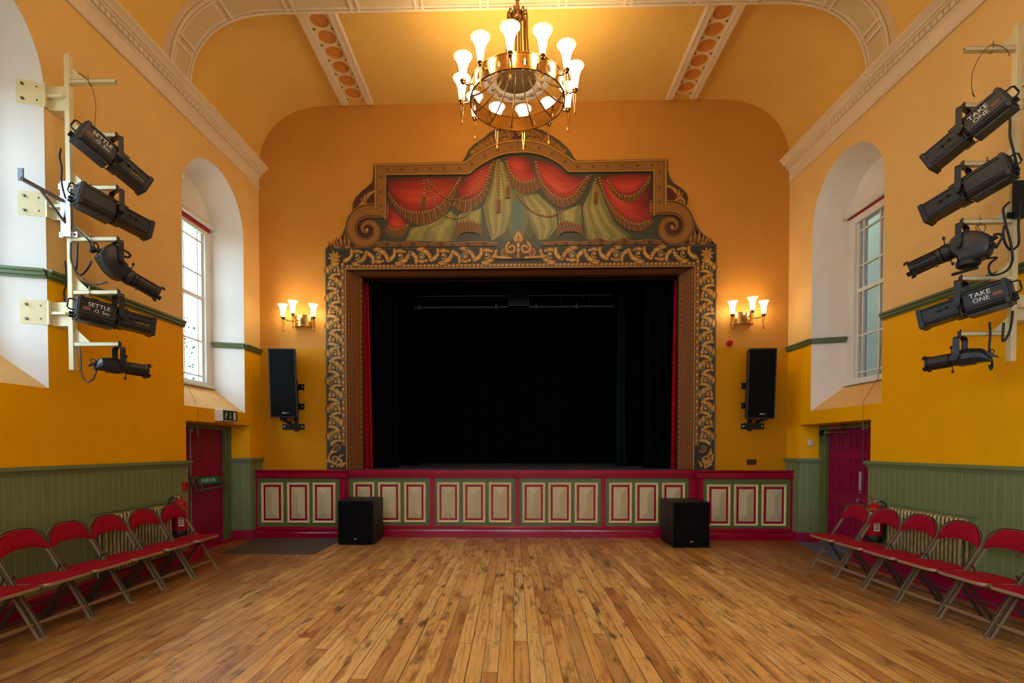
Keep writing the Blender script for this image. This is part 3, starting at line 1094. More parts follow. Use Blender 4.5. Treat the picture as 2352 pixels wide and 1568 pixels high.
# red rails, base mouldings, posts
b = MB()
noseA = [(FA + .19, 1.112), (FA - .035, 1.112), (FA - .05, 1.10), (FA - .03, 1.085), (FA - .02, 1.07), (FA - .02, 1.015), (FA - .045, 1.01), (FA - .045, .995), (FA - .02, .985), (FA + .01, .965), (FA + .19, .965)]
noseB = [(FB + .03, 1.109), (FB - .012, 1.109), (FB - .012, 1.05), (FB - .03, 1.045), (FB - .03, 1.03), (FB - .012, 1.025), (FB - .012, 1.005), (FB - .035, .998), (FB - .035, .985), (FB - .01, .975), (FB + .03, .975)]


def runx(b, prof, x0, x1, m=0):
    b.loft([[(x, y - FB, z) for y, z in prof] for x in (x0, x1)], m)


runx(b, noseA, -4.228, XL1 + .035)
runx(b, noseA, XR0 - .035, 4.455)
runx(b, noseB, XL1 + .03, XR0 - .03)
b.build('nosing', 'red', st)
b = MB()
baseA = [(FA + .02, 0), (FA - .05, 0), (FA - .05, .085), (FA - .035, .10), (FA - .03, .125), (FA - .045, .135), (FA - .045, .15), (FA - .02, .16), (FA - .008, .185), (FA + .02, .185)]
baseB = [(y + FB - FA, z) for y, z in baseA]
runx(b, baseA, -4.228, XL1 + .01)
runx(b, baseA, XR0 - .01, 4.455)
runx(b, baseB, XL1, XR0)
b.build('base_moulding', 'red', st)
for x0, x1, y in ((-4.232, -4.19, FA), (-2.838, -2.776, FA), (2.978, 3.036, FA), (4.415, 4.462, FA), (-1.382, -1.302, FB), (.024, .102, FB), (1.434, 1.509, FB), (2.86, 2.99, FB), (-2.79, -2.735, FB)):
    b = MB()
    sb(b, x0, x1, y - .014, y + .03, .0 if y == FB else .0, .99)
    b.build('post', 'red', st)
for x0, x1 in ((XL1 - .012, XL1 + .012), (XR0 - .012, XR0 + .012)):
    b = MB()
    sb(b, x0, x1, FA - .01, FB + .03, 0, 1.1)
    b.build('return_board', 'red', st)
b = MB()
sb(b, -1.955, -1.9, FB - .018, FB, .86, .985)
b.build('drop_batten', 'olive', st)
# eighteen raised panels: moulded frame > crimson border > bevelled field
pans = [(-4.13, -3.764, FA, .245, .906), (-3.702, -3.333, FA, .245, .906), (-3.28, -2.902, FA, .245, .906)]
pans += [(a, c, FB, .238, .903) for a, c in ((-2.663, -2.306), (-2.248, -1.872), (-1.813, -1.45), (-1.264, -.894), (-.835, -.463), (-.409, -.034),
                                           (.143, .522), (.571, .948), (1.002, 1.384), (1.565, 1.941), (1.989, 2.37), (2.426, 2.801))]
pans += [(3.094, 3.471, FA, .222, .888), (3.525, 3.909, FA, .222, .888), (3.96, 4.352, FA, .222, .888)]
for x0, x1, y, z0, z1 in pans:
    b = MB()
    prof = [(0, 0), (.004, .018), (.014, .024), (.024, .02), (.040, .008), (.040, 0)]   # in from the edge, out from the board
    ring = []
    for cx, cz, sx, sz in ((x0, z0, 1, 1), (x1, z0, -1, 1), (x1, z1, -1, -1), (x0, z1, 1, -1)):
        ring.append([(cx + sx * i, y - FB - o, cz + sz * i) for i, o in prof])
    b.loft(ring, 0, False, False, True)
    f = b.build('panel_moulding', 'cream', st)
    e = .040
    b = MB()
    sb(b, x0 + e - .002, x1 - e + .002, y - .006, y, z0 + e - .002, z1 - e + .002)
    g = b.build('panel_border', 'red', f)
    e = .073
    b = MB()
    a0, a1, c0, c1 = x0 + e, x1 - e, z0 + e, z1 - e
    q = (a1 - a0) / 2
    yy0, yy1, yy2 = y - FB - .006, y - FB - .012, y - FB - .034
    r = [(a0, yy1, c0), (a1, yy1, c0), (a1, yy1, c1), (a0, yy1, c1)]
    r0 = [(p[0], yy0, p[2]) for p in r]
    t0, t1 = (a0 + q, yy2, c0 + q), (a0 + q, yy2, c1 - q)
    b.loft([r0, r], 0, True, False)
    b.add(r + [t0, t1], [(0, 1, 4), (1, 2, 5, 4), (2, 3, 5), (3, 0, 4, 5)])
    b.build('raised_field', 'field', f)

# ================================================================ painted proscenium
PY = 8.635
PZ = 1.116
pr = thing('proscenium_frame', 'carved-look painted proscenium with gilt scrolls and red swag pelmet around stage', 'proscenium', (0, 0, 0))
b = MB()
out = PAINT['outline']
fr0, fr1 = out[0][0], out[-1][0]
# pelmet board
poly = out + [(fr1, OZ), (fr0, OZ)]
b.prism(poly, lambda x, z, d: (x, d, z), PY, YB - .001, 0)
# side boards
b.box(fr0, OX0, PY, YB - .001, PZ, OZ, 0)
b.box(OX1, fr1, PY, YB - .001, PZ, OZ, 0)
b.build('ground_board', 'board', pr)
# splayed jambs and head, painted in stripes
b = MB()
JI0, JI1, JY, JZ = -2.548, 2.738, 8.86, 4.335
stripes = [(0, .06, 2), (.06, .1, 1), (.1, .22, 3), (.22, .26, 1), (.26, .30, 2), (.30, .68, 0), (.68, .72, 2), (.72, .76, 1), (.76, .9, 3), (.9, 1.0, 1)]
for xa, xb in ((OX0, JI0), (OX1, JI1)):
    for t0, t1, k in stripes:
        p = lambda t, z: (xa + (xb - xa) * t, PY + (JY - PY) * t, z)
        zt = lambda t: OZ + (JZ - OZ) * t
        b.quad(p(t0, PZ), p(t1, PZ), p(t1, zt(t1)), p(t0, zt(t0)), k)
        if k == 3:
            z = SZ + .05
            i = 0
            while z < 4.25:
                tm = (t0 + t1) / 2
                eps = .0015 * (1 if xa < 0 else -1)
                pp = [p(t0 + .02, z), p(tm, z + .02), p(t1 - .02, z + .035), p(t1 - .02, z + .05), p(tm, z + .04), p(t0 + .02, z + .02)]
                b.ngon([(x + eps, y - .0015, zz) for x, y, zz in pp], 1)
                z += .085
for t0, t1, k in ((0, .25, 1), (.25, .75, 0), (.75, 1, 1)):
    q = lambda t: (OX0 + (JI0 - OX0) * t, OX1 + (JI1 - OX1) * t, PY + (JY - PY) * t, OZ + (JZ - OZ) * t)
    u, v = q(t0), q(t1)
    b.quad((u[0], u[2], u[3]), (u[1], u[2], u[3]), (v[1], v[2], v[3]), (v[0], v[2], v[3]), k)
b.build('splayed_jamb', ['jamb', 'jamb_d', 'jamb_g', 'jamb_g'], pr, fix=False)

GI = RAMP['gilt']
RD = RAMP['red']
SG = RAMP['sage']
LAYER = [0]


def ly(k):
    return PY - .0009 * k


class Paint(MB):
    """flat painted shapes on the scenery board; k is the coat"""

    cnt = 0

    def lay(s, k):
        s.cnt += 1
        return ly(k) - (s.cnt % 20) * 1.2e-5

    def poly(s, pts, k, m):
        y = s.lay(k)
        s.ngon([(x, y, z) for x, z in pts], m)

    def stroke(s, pts, w, k, m, taper=True):
        n = len(pts)
        L, Rr = [], []
        for i, p in enumerate(pts):
            a, c = pts[max(0, i - 1)], pts[min(n - 1, i + 1)]
            dx, dz = c[0] - a[0], c[1] - a[1]
            q = math.hypot(dx, dz) or 1
            t = i / (n - 1)
            if isinstance(w, (list, tuple)):
                ww = w[i]
            else:
                ww = w * (sin(pi * min(1, max(0, .08 + .9 * t))) ** .6 if taper else 1)
            L.append((p[0] - dz / q * ww / 2, p[1] + dx / q * ww / 2))
            Rr.append((p[0] + dz / q * ww / 2, p[1] - dx / q * ww / 2))
        y = s.lay(k)
        for i in range(n - 1):
            s.add([(x, y, z) for x, z in (L[i], L[i + 1], Rr[i + 1], Rr[i])], [(0, 1, 2, 3)], m)

    def spiral(s, c, r0, r1, a0, turns, w0, w1, k, m, n=30):
        p = []
        for i in range(n + 1):
            t = i / n
            r = r0 * (r1 / r0) ** t
            a = a0 + turns * 2 * pi * t
            p.append((c[0] + r * cos(a), c[1] + r * sin(a)))
        s.stroke(p, [w0 + (w1 - w0) * i / n for i in range(n + 1)], k, m)
        return p

    def leaf(s, base, ang, ln, wd, bend, k, m, hi=None):
        p = []
        for i in range(9):
            t = i / 8
            a = ang + bend * t
            p.append((base[0] + ln * t * cos(ang + bend * t * .6), base[1] + ln * t * sin(ang + bend * t * .6)))
        s.stroke(p, [wd * (sin(pi * (.12 + .88 * i / 8)) ** .7) for i in range(9)], k, m)
        if hi is not None:
            s.stroke(p[1:8], [wd * .28 * sin(pi * (.15 + .8 * i / 6)) for i in range(7)], k + 1, hi)


def acanthus(b, org, ex, ey, L, H, flip, k, rr):
    """one turn of a leafy scroll in a cell L long, H high: a curl with two lobed fronds"""
    sg = -1 if flip else 1
    fx = lambda u, v: (org[0] + ex[0] * u * L + ey[0] * sg * v * H, org[1] + ex[1] * u * L + ey[1] * sg * v * H)

    def frond(pts, n, ln0, ln1, wd, sd, kk, base):
        sp = along(curve([fx(u, v) for u, v in pts], 8), 24)
        b.stroke(sp, [.07 * H + .10 * H * sin(pi * i / 24) for i in range(25)], kk, base)
        hand = 1 if (ex[0] * ey[1] - ex[1] * ey[0]) * sg > 0 else -1
        for q in range(n):
            i = 1 + int(21 * q / (n - 1))
            a = math.atan2(sp[i + 1][1] - sp[i][1], sp[i + 1][0] - sp[i][0])
            ln = (ln0 + (ln1 - ln0) * q / (n - 1)) * H
            m = rr.choice((3, 4)) if q % 2 else 3
            aa = a + sd * hand * (.95 - .035 * q)
            b.leaf(sp[i], aa, ln * 1.08, wd * H * 1.35, -sd * hand * .7, kk + .3 + q * .12, 1)
            b.leaf(sp[i], aa, ln, wd * H, -sd * hand * .7, kk + .35 + q * .12, m, 5)
        b.stroke(sp[2:22], [.05 * H * sin(pi * i / 19) for i in range(20)], kk + 1.8, 5)

    def curl(cu, cv, r0, r1, a0, tn, w0, w1, kk, m):
        pts = []
        for i in range(23):
            t = i / 22
            r = r0 * (r1 / r0) ** t
            a = a0 + tn * 2 * pi * t
            c = fx(cu, cv)
            pts.append((c[0] + (ex[0] * cos(a) + ey[0] * sg * sin(a)) * r * H, c[1] + (ex[1] * cos(a) + ey[1] * sg * sin(a)) * r * H))
        b.stroke(pts, [(w0 + (w1 - w0) * i / 22) * H for i in range(23)], kk, m)
    # frond running along the outside and one folding back over the next turn
    frond([(-.06, -.40), (.16, -.30), (.36, .02), (.40, .36)], 7, .50, .32, .26, 1, k + 1, 2)
    frond([(.34, -.42), (.60, -.36), (.86, -.10), (.98, .30)], 7, .48, .30, .25, -1, k + 1.4, 2)
    frond([(.42, .40), (.62, .42), (.80, .38)], 4, .28, .22, .18, -1, k + 2.2, 3)
    curl(.60, .04, .27, .06, -2.2, 1.15, .10, .06, k + 3.6, 3)
    curl(.60, .04, .275, .07, -2.1, 1.0, .035, .02, k + 4.0, 5)
    c = fx(.60, .04)
    b.poly([(c[0] + .07 * H * cos(2 * pi * i / 10), c[1] + .07 * H * sin(2 * pi * i / 10)) for i in range(10)], k + 4.2, 5)


GM = GI + ['maroon', 'board_d', 'teal', 'ochre_f']        # 0-5 gilt tones, 6 maroon, 7 dark, 8 teal, 9 fascia
rr = random.Random(3)
# --- foliage band round the opening
b = Paint()
mw = .03
yi = .088
# dark grounds
b.poly([(fr0 + mw, PZ), (OX0, PZ), (OX0, OZ), (fr0 + mw, 4.745)], 1, 7)
b.poly([(OX1, PZ), (fr1 - mw, PZ), (fr1 - mw, 4.745), (OX1, OZ)], 1, 7)
b.poly([(fr0 + mw, 4.745), (OX0, OZ), (OX1, OZ), (fr1 - mw, 4.745)], 1, 7)
# teal flecks between the scrolls
cxl, cxr = (fr0 + mw + OX0 - yi) / 2, (OX1 + yi + fr1 - mw) / 2
wv = OX0 - yi - fr0 - mw
nv = 13
Lv = (4.50 - 1.52) / nv
for cx, mir in ((cxl, 1), (cxr, -1)):
    for i in range(nv):
        z = 1.52 + i * Lv
        for q in (.3, .72):
            c = [(cx + mir * (.25 if (i % 2) else -.25) * wv * (1 if q < .5 else -1) + .045 * cos(2 * pi * a / 8), z + Lv * q + .05 * sin(2 * pi * a / 8)) for a in range(8)]
            b.poly(c, 2, 8)
        acanthus(b, (cx, z), (0, 1), (-mir, 0), Lv, wv * .98, i % 2 == 0, 3, rr)
    # great scroll at the foot
    b.spiral((cx - mir * .01, 1.29), .125, .02, 1.2, 1.6 * mir, .04, .02, 4, 3)
    b.spiral((cx - mir * .01, 1.29), .13, .025, 1.35, 1.5 * mir, .014, .008, 5, 5)
    b.spiral((cx + mir * .05, 1.47), .075, .015, 3.6, -1.4 * mir, .03, .015, 4, 3)
    for a in range(9):
        b.leaf((cx + rr.uniform(-.09, .09), 1.15 + .05 * (a % 5)), rr.uniform(-.4, 3.5), .13, .045, rr.uniform(-1, 1), 4.5, rr.choice((2, 3, 4)), 5)
    for a in range(6):
        c0 = (cx + rr.uniform(-.08, .09), 1.14 + rr.uniform(0, .09))
        b.poly([(c0[0] + .02 * cos(2 * pi * i / 10), c0[1] + .02 * sin(2 * pi * i / 10)) for i in range(10)], 6.5, 4)
zc0 = (4.745 + OZ + yi) / 2
wh = 4.745 - OZ - yi
for x0, x1, mir in ((-2.80, -.30, 1), (2.97, .45, -1)):
    nh = 7
    Lh = abs(x1 - x0) / nh
    for i in range(nh):
        xx = x0 + mir * Lh * i
        c = [(xx + mir * Lh * .5 + .06 * cos(2 * pi * a / 8), zc0 + .04 * sin(2 * pi * a / 8)) for a in range(8)]
        b.poly(c, 2, 8 if i % 2 else 7)
        acanthus(b, (xx, zc0), (mir, 0), (0, 1), Lh, wh * .98, i % 2 == 1, 3, rr)
for cx in (fr0 + .15, fr1 - .15):
    for a in range(8):
        b.leaf((cx, 4.62), a * pi / 4, .12, .05, .4, 4, 3, 5)
    b.poly([(cx + .05 * cos(2 * pi * i / 14), 4.53 + .065 * sin(2 * pi * i / 14)) for i in range(14)], 6, 4)
b.build('foliage_band', GM, pr, fix=False)
# --- rope moulding next to the opening
b = Paint()
for x0, x1 in ((OX0 - yi, OX0 - .012), (OX1 + .012, OX1 + yi)):
    b.poly([(x0, 1.5), (x1, 1.5), (x1, OZ + yi), (x0, OZ + yi)], 2.2, 1)
    z = 1.53
    while z < OZ + .03:
        c = ((x0 + x1) / 2, z + .05)
        b.poly([(c[0] + .026 * cos(2 * pi * i / 12), c[1] + .042 * sin(2 * pi * i / 12)) for i in range(12)], 3, 3)
        b.poly([(c[0] - .006 + .012 * cos(2 * pi * i / 10), c[1] + .008 + .022 * sin(2 * pi * i / 10)) for i in range(10)], 4, 5)
        b.poly([(x0, z - .006), (x1, z - .016), (x1, z + .0), (x0, z + .01)], 3.5, 3)
        z += .108
x = OX0
b.poly([(OX0 - yi, OZ + .012), (OX1 + yi, OZ + .012), (OX1 + yi, OZ + yi - .008), (OX0 - yi, OZ + yi - .008)], 2.3, 1)
while x < OX1 - .02:
    c = (x + .032, OZ + .046)
    b.poly([(c[0] + .030 * cos(a) + .010 * sin(a), c[1] + .030 * sin(a)) for a in [2 * pi * i / 12 for i in range(12)]], 3.1, 3)
    b.poly([(c[0] - .004 + .014 * cos(a), c[1] + .008 + .012 * sin(a)) for a in [2 * pi * i / 10 for i in range(10)]], 4.1, 5)
    x += .0675
for p in ([(OX0 - .008, PZ), (OX0, PZ), (OX0, OZ), (OX0 - .008, OZ + .008)], [(OX1, PZ), (OX1 + .008, PZ), (OX1 + .008, OZ + .008), (OX1, OZ)], [(OX0 - .008, OZ), (OX1 + .008, OZ), (OX1 + .008, OZ + .01), (OX0 - .008, OZ + .01)]):
    b.poly(p, 5, 5)
b.build('rope_moulding', GM, pr, fix=False)

# --- pelmet ground: dim backcloth inside the gilt band
b = Paint()
inn = curve(PAINT['band_in_l'][1:2], 1) + PAINT['band_in_l'][1:3] + curve(PAINT['band_in_l'][3:], 5) + curve(PAINT['band_in_r'][::-1][:-3], 5) + PAINT['band_in_r'][1:3][::-1]
vl, vr = PAINT['vol_l'][0], PAINT['vol_r'][0]
cloth = [(vl[0] - .05, 4.80), (vl[0] - .05, vl[1] + .2), (inn[0][0], vl[1] + .22)] + inn[1:] + [(inn[-1][0], vr[1] + .22), (vr[0] + .05, vr[1] + .2), (vr[0] + .05, 4.80)]
b.poly(cloth, 1, 0)
for (x, z, rx, rz, m) in ((.05, 5.35, .34, .62, 2), (.06, 5.3, .18, .42, 5), (.06, 5.25, .1, .3, 16)):
    b.poly([(x + rx * cos(2 * pi * i / 20), z + rz * sin(2 * pi * i / 20)) for i in range(20)], 1.2 + .04 * m, m)


def tone(t, n=16):
    return max(0, min(n - 1, int(t * n)))


# pale drapes: vertical folds between a left and a right edge
for di, pts in enumerate(PAINT['drape']):
    xs0, xs1 = min(p[0] for p in pts), max(p[0] for p in pts)

    def span(z):
        hits = []
        n = len(pts)
        for i in range(n):
            (xa, za), (xb, zb) = pts[i], pts[(i + 1) % n]
            if (za - z) * (zb - z) <= 0 and za != zb:
                hits.append(xa + (xb - xa) * (z - za) / (zb - za))
        return (min(hits), max(hits)) if len(hits) >= 2 else None
    z0, z1 = min(p[1] for p in pts) + .004, max(p[1] for p in pts) - .004
    NV, NU = 34, 44
    rows = [span(z0 + (z1 - z0) * j / NV) for j in range(NV + 1)]
    fold = [3.0, 2.2, 5.5, 4.6, 2.0, 5.2][di]
    for j in range(NV):
        if rows[j] is None or rows[j + 1] is None:
            continue
        za, zb = z0 + (z1 - z0) * j / NV, z0 + (z1 - z0) * (j + 1) / NV
        (a0, a1), (c0, c1) = rows[j], rows[j + 1]
        for i in range(NU):
            u, v = (i + .5) / NU, (j + .5) / NV
            t = .60 + .13 * sin(fold * .6 * 2 * pi * (u + .22 * v * v) + di) + .07 * sin(fold * 1.7 * 2 * pi * (u - .1 * v) + 2 * di) - .9 * abs(u - .5) ** 2 + .25 * (.5 - abs(v - .55)) + .025 * sin(37 * u + 19 * v)
            b.add([(a0 + (a1 - a0) * i / NU, ly(2), za), (a0 + (a1 - a0) * (i + 1) / NU, ly(2), za), (c0 + (c1 - c0) * (i + 1) / NU, ly(2), zb), (c0 + (c1 - c0) * i / NU, ly(2), zb)], [(0, 1, 2, 3)], tone(t))
b.build('painted_backcloth', SG + ['teal'], pr, fix=False)

# --- red swags, each with cord and fringe
CORD = GI + ['dark']


def fringe(b, top, bot, n, k):
    T, B = along(curve(top, 6), n), along(curve(bot, 6), n)
    for i in range(n):
        m = (1, 2, 2)[i % 3] if (i // 3) % 2 else (1, 3, 2)[i % 3]
        for j in range(3):
            f0, f1 = j / 3, (j + 1) / 3
            L = lambda p, q, f: (p[0] + (q[0] - p[0]) * f, p[1] + (q[1] - p[1]) * f)
            mm = m if j else min(5, m + 0)
            b.poly([L(T[i], B[i], f0), L(T[i + 1], B[i + 1], f0), L(T[i + 1], B[i + 1], f1), L(T[i], B[i], f1)], k, mm)


def cord(b, pts, w, k, n=None):
    p = curve(pts, 10)
    L = sum(math.dist(a, c) for a, c in zip(p, p[1:]))
    n = n or max(6, int(L / .016))
    q = along(p, n)
    for i in range(n):
        b.stroke([q[i], q[i + 1]], [w, w], k, (0, 4, 3)[i % 3])


order = 'cabdegf'
for si, key in enumerate(order):
    sw = PAINT['swag'][key]
    k0 = 4 + si * 2.2
    b = Paint()
    N, Q = 40, 18
    T, B = along(curve(sw['t'], 8), N), along(curve(sw['b'], 8), N)
    ph = si * 1.7
    for i in range(N):
        for j in range(Q):
            L = lambda p, q, f: (p[0] + (q[0] - p[0]) * f, p[1] + (q[1] - p[1]) * f)
            f0, f1 = j / Q, (j + 1) / Q
            u, v = (i + .5) / N, (j + .5) / Q
            t = .50 + .15 * sin(v * 9 + 1.6 * sin(u * 2.2 + ph) + ph) * v + .30 * sin(pi * v ** .8) * sin(pi * min(1, u * 1.1)) - .24 * abs(2 * u - 1) ** 2 - .34 * (1 - v) ** 3 + .06 * sin(v * 27 + 3 * u + ph) * sin(pi * u)
            b.poly([L(T[i], B[i], f0), L(T[i + 1], B[i + 1], f0), L(T[i + 1], B[i + 1], f1), L(T[i], B[i], f1)], k0, tone(t))
    swo = b.build('red_swag', RD, pr, fix=False)
    b = Paint()
    fringe(b, sw['b'], sw['f'], max(30, int(len(curve(sw['f'], 1)) * 12)), k0 + .6)
    cord(b, sw['b'], .028, k0 + 1.2)
    b.build('fringe', CORD, swo, fix=False)
# cuffs, cords, tassels, ground ribbon
b = Paint()
for q in PAINT['cuff']:
    fringe(b, [q[0], q[1], q[2], q[3]], [q[8], q[7], q[6], q[5], q[4]], 54, 22)
    cord(b, [q[1], q[2], q[3]], .024, 23)
b.build('fringed_cuff', CORD, pr, fix=False)
b = Paint()
for q in PAINT['border']:
    t = curve(q, 6)
    n = len(t)
    for i in range(n - 1):
        m = 2 if (i // 2) % 3 else 1
        b.poly([t[i], t[i + 1], (t[i + 1][0], 4.775), (t[i][0], 4.775)], 20, m)
    b.stroke(t, [.012] * n, 20.5, 3)
b.build('ground_ribbon', GM, pr, fix=False)
for q in PAINT['rope']:
    b = Paint()
    cord(b, q, .02, 22)
    b.build('painted_cord', CORD, pr, fix=False)
for a, c, d in PAINT['tassel']:
    b = Paint()
    cord(b, [a, ((a[0] + c[0]) / 2 + .002, (a[1] + c[1]) / 2), c], .03, 23)
    w = .034
    b.poly([(c[0] - .02, c[1] + .03), (c[0] + .02, c[1] + .03), (c[0] + w, c[1] - .01), (c[0] - w, c[1] - .01)], 24, 3)
    fringe(b, [(c[0] - w, c[1] - .01), (c[0], c[1] - .012), (c[0] + w, c[1] - .01)], [(c[0] - w * 1.3, d[1]), (c[0], d[1] - .003), (c[0] + w * 1.3, d[1])], 9, 24)
    b.build('tassel', CORD, pr, fix=False)

# --- gilt fascia band with volutes
b = Paint()
for sgn, o_, i_, vc in ((1, PAINT['band_l'], PAINT['band_in_l'], vl), (-1, PAINT['band_r'], PAINT['band_in_r'], vr)):
    def resample(p):
        return [p[0], p[1], p[2]] + curve(p[2:], 6)[1:]
    oo, ii = resample(o_), resample(i_)
    lerp = lambda f: [(a[0] + (c[0] - a[0]) * f, a[1] + (c[1] - a[1]) * f) for a, c in zip(oo, ii)]
    for f0, f1, m, kk in ((-.22, -.12, 3, 26), (-.12, 0, 4, 26), (0, .06, 0, 26), (.06, .80, 9, 26), (.80, .84, 1, 26), (.84, .92, 4, 26), (.92, 1.0, 3, 26), (1.0, 1.07, 0, 26)):
        p, q = lerp(f0), lerp(f1)
        for i in range(len(p) - 1):
            b.poly([p[i], p[i + 1], q[i + 1], q[i]], kk, m)
    # star flowers along the fascia
    mid_ = along(lerp(.43), 200)
    L = sum(math.dist(x, y) for x, y in zip(mid_, mid_[1:]))
    n = int(L / .222)
    for i in range(n):
        c = mid_[int((i + .6) / n * 200)]
        for a in range(8):
            th = a * pi / 4
            b.stroke([(c[0] + .008 * cos(th), c[1] + .008 * sin(th)), (c[0] + .032 * cos(th), c[1] + .032 * sin(th))], [.01, .006], 27, 1)
    # volute: the band curls outwards and down, then in on itself
    r0 = .315
    n = 60
    cen, wid = [], []
    aend = pi / 2
    for i in range(n + 1):
        t = i / n
        a = pi / 2 + 2 * pi * 1.55 * t
        r = .285 * (1 - t) ** 1.15 + .03
        cen.append((vc[0] - sgn * (-r * cos(a)), vc[1] + r * sin(a)))
        wid.append(.20 * (1 - t) ** 1.3 + .03)
    top = lerp(.5)[0]
    lead = [(top[0], top[1] - .05 + .0), (top[0] - sgn * .05, (top[1] + cen[0][1]) / 2 - .02)]
    path = [(vc[0] + sgn * .36, cen[0][1])] + cen
    wds = [.24] + wid
    b.stroke(path, wds, 24, 3)
    b.stroke(path, [q * .84 for q in wds], 24.6, 0)
    b.stroke(path, [q * .70 for q in wds], 25, 9)
    b.stroke(path, [q * .10 for q in wds], 25.5, 3)
    b.poly([(vc[0] + .028 * cos(2 * pi * i / 12), vc[1] + .028 * sin(2 * pi * i / 12)) for i in range(12)], 26, 4)
b.build('gilt_fascia', GM, pr, fix=False)

# --- side ears, feet and crown: leafy gilt on maroon
b = Paint()
n0 = len(out)
for sgn, vc, ear in ((1, vl, PAINT['ear'][0][0]), (-1, vr, PAINT['ear'][1][0])):
    seg = [p for p in out if (p[0] < vc[0] + .35 if sgn > 0 else p[0] > vc[0] - .35)]
    lo = [p for p in seg if p[1] < ear[1] - .14]
    hi = [p for p in seg if ear[1] - .16 <= p[1] < 5.86]
    ixx = (PAINT['band_l'] if sgn > 0 else PAINT['band_r'])[0][0] - sgn * .03
    sh = lambda P, q: [(p[0] + sgn * q, p[1]) for p in P]
    if len(hi) > 2:
        hp = sh(hi, .025)
        hp = hp if sgn > 0 else hp[::-1]
        b.poly(hp + [(ixx, hp[-1][1]), (ixx, hp[0][1])], 2, 6)
    lp = sh(lo, .03)
    lp = lp if sgn > 0 else lp[::-1]
    b.poly(lp + [(vc[0] + sgn * .1, lp[-1][1]), (vc[0] + sgn * .1, 4.79), (lp[0][0], 4.79)], 2, 6)
    b.spiral((ear[0] - sgn * .02, ear[1] - .03), .10, .018, -.5 if sgn > 0 else pi + .5, sgn * 1.5, .05, .02, 3, 3)
    b.spiral((ear[0] - sgn * .02, ear[1] - .03), .105, .02, -.4 if sgn > 0 else pi + .4, sgn * 1.4, .016, .008, 4, 5)
    for a in range(7):
        b.leaf((ear[0] + sgn * (.02 + .018 * a), ear[1] + .02 + .035 * a), pi / 2 + sgn * (.9 - .35 * a), .14, .05, sgn * -.7, 3.5, 3 if a % 2 else 2, 5)
    for a in range(5):
        b.leaf((ear[0] + sgn * .12, ear[1] - .08), a * 1.25, .08, .035, .4, 4, 4, 5)
    for a in range(6):
        bx_ = vc[0] - sgn * (.30 + .06 * a)
        b.leaf((bx_, 4.80), pi / 2 + sgn * (.2 + .1 * a), .26 - .035 * a, .05, -sgn * .5, 3.5, 2 if a % 2 else 3, 4)
    for a in range(6):
        b.poly([(vc[0] - sgn * (.5 - .17 * a) + .05 * cos(2 * pi * i / 12), 4.79 + .022 * sin(2 * pi * i / 12)) for i in range(12)], 5, 3)
at = PAINT['arch_top'][0]
oL = [p for p in out if p[1] > 6.14 and p[0] < at[0]]
crown_o = [p for p in out if p[1] > 6.12 and abs(p[0] - at[0]) < .72]
crown_i = curve(PAINT['band_l'][3:] + PAINT['band_r'][3:][::-1], 5)
crown_i = [(x, z + .035) for x, z in crown_i]
cp = [(at[0] + (x - at[0]) * .97, z - .02) for x, z in crown_o] + [p for p in crown_i[::-1] if p[1] > 6.15]
b.poly(cp, 2, 6)
for sgn in (1, -1):
    for i in range(22):
        t = i / 21
        x = at[0] - sgn * (.62 * (1 - t) + .10)
        zin = 6.235 + .235 * (1 - ((1 - t) * .95) ** 2)
        for q in (0, 1, 2):
            hh = (.05 + .16 * t) * (q + .4) / 2.4
            b.leaf((x + rr.uniform(-.015, .015), zin + hh * .8), (pi / 2 - sgn * -1 * (.9 - .3 * t)) if True else 0, .075, .022, sgn * .5, 3 + q * .3, rr.choice((2, 3, 3)), 4)
    b.spiral((at[0] - sgn * .11, at[1] - .10), .07, .014, pi / 2, sgn * 1.5, .026, .01, 5, 3)
b.spiral((at[0], at[1] - .06), .06, .012, -pi / 2, 1.4, .024, .01, 5, 4)
b.build('gilt_leafwork', GM, pr, fix=False)

# --- crest over the middle of the opening
b = Paint()
ct, cb = PAINT['crest'][0], PAINT['crest'][1]
cx, z0, z1 = cb[0], cb[1], ct[1]
Hh = z1 - z0
b.poly([(cx - .24, z0 + .02), (cx - .30, z0 + .12), (cx - .22, z0 + .26), (cx - .11, z0 + .34), (cx, z1 - .02), (cx + .11, z0 + .34), (cx + .22, z0 + .26), (cx + .30, z0 + .12), (cx + .24, z0 + .02)], 24, 1)
for sgn in (1, -1):
    b.spiral((cx + sgn * .11, z0 + .20), .10, .03, pi / 2 - sgn * .3, -sgn * 1.2, .045, .03, 25, 3)
    b.spiral((cx + sgn * .11, z0 + .20), .105, .035, pi / 2 - sgn * .3, -sgn * 1.2, .014, .01, 26, 5)
    b.spiral((cx + sgn * .22, z0 + .12), .07, .02, pi / 2, -sgn * 1.3, .03, .014, 25, 3)
    for a in range(6):
        b.leaf((cx + sgn * .015, z0 + .30 + .018 * a), pi / 2 - sgn * (1.1 - .2 * a), .10, .035, sgn * .5, 27, 3, 5)
    for a in range(8):
        b.leaf((cx + sgn * (.10 + .04 * a), z0 + .03), pi / 2 - sgn * (.9 - .05 * a), .10, .035, -sgn * .8, 27, rr.choice((2, 3, 4)), 5)
for q in range(4):
    b.poly([(cx + (.03 - .005 * q) * cos(2 * pi * i / 12), z0 + .08 + .085 * q + .04 * sin(2 * pi * i / 12)) for i in range(12)], 28, 3 + q % 3)
b.build('crest', GM, pr, fix=False)

# ================================================================ on the stage
b = MB()
b.box(-2.60, 2.80, 8.87, 8.93, 4.30, 4.46)
tag(b.build('pelmet_board', 'jamb_d'), 'dark timber pelmet board across the top of the stage opening', 'board')


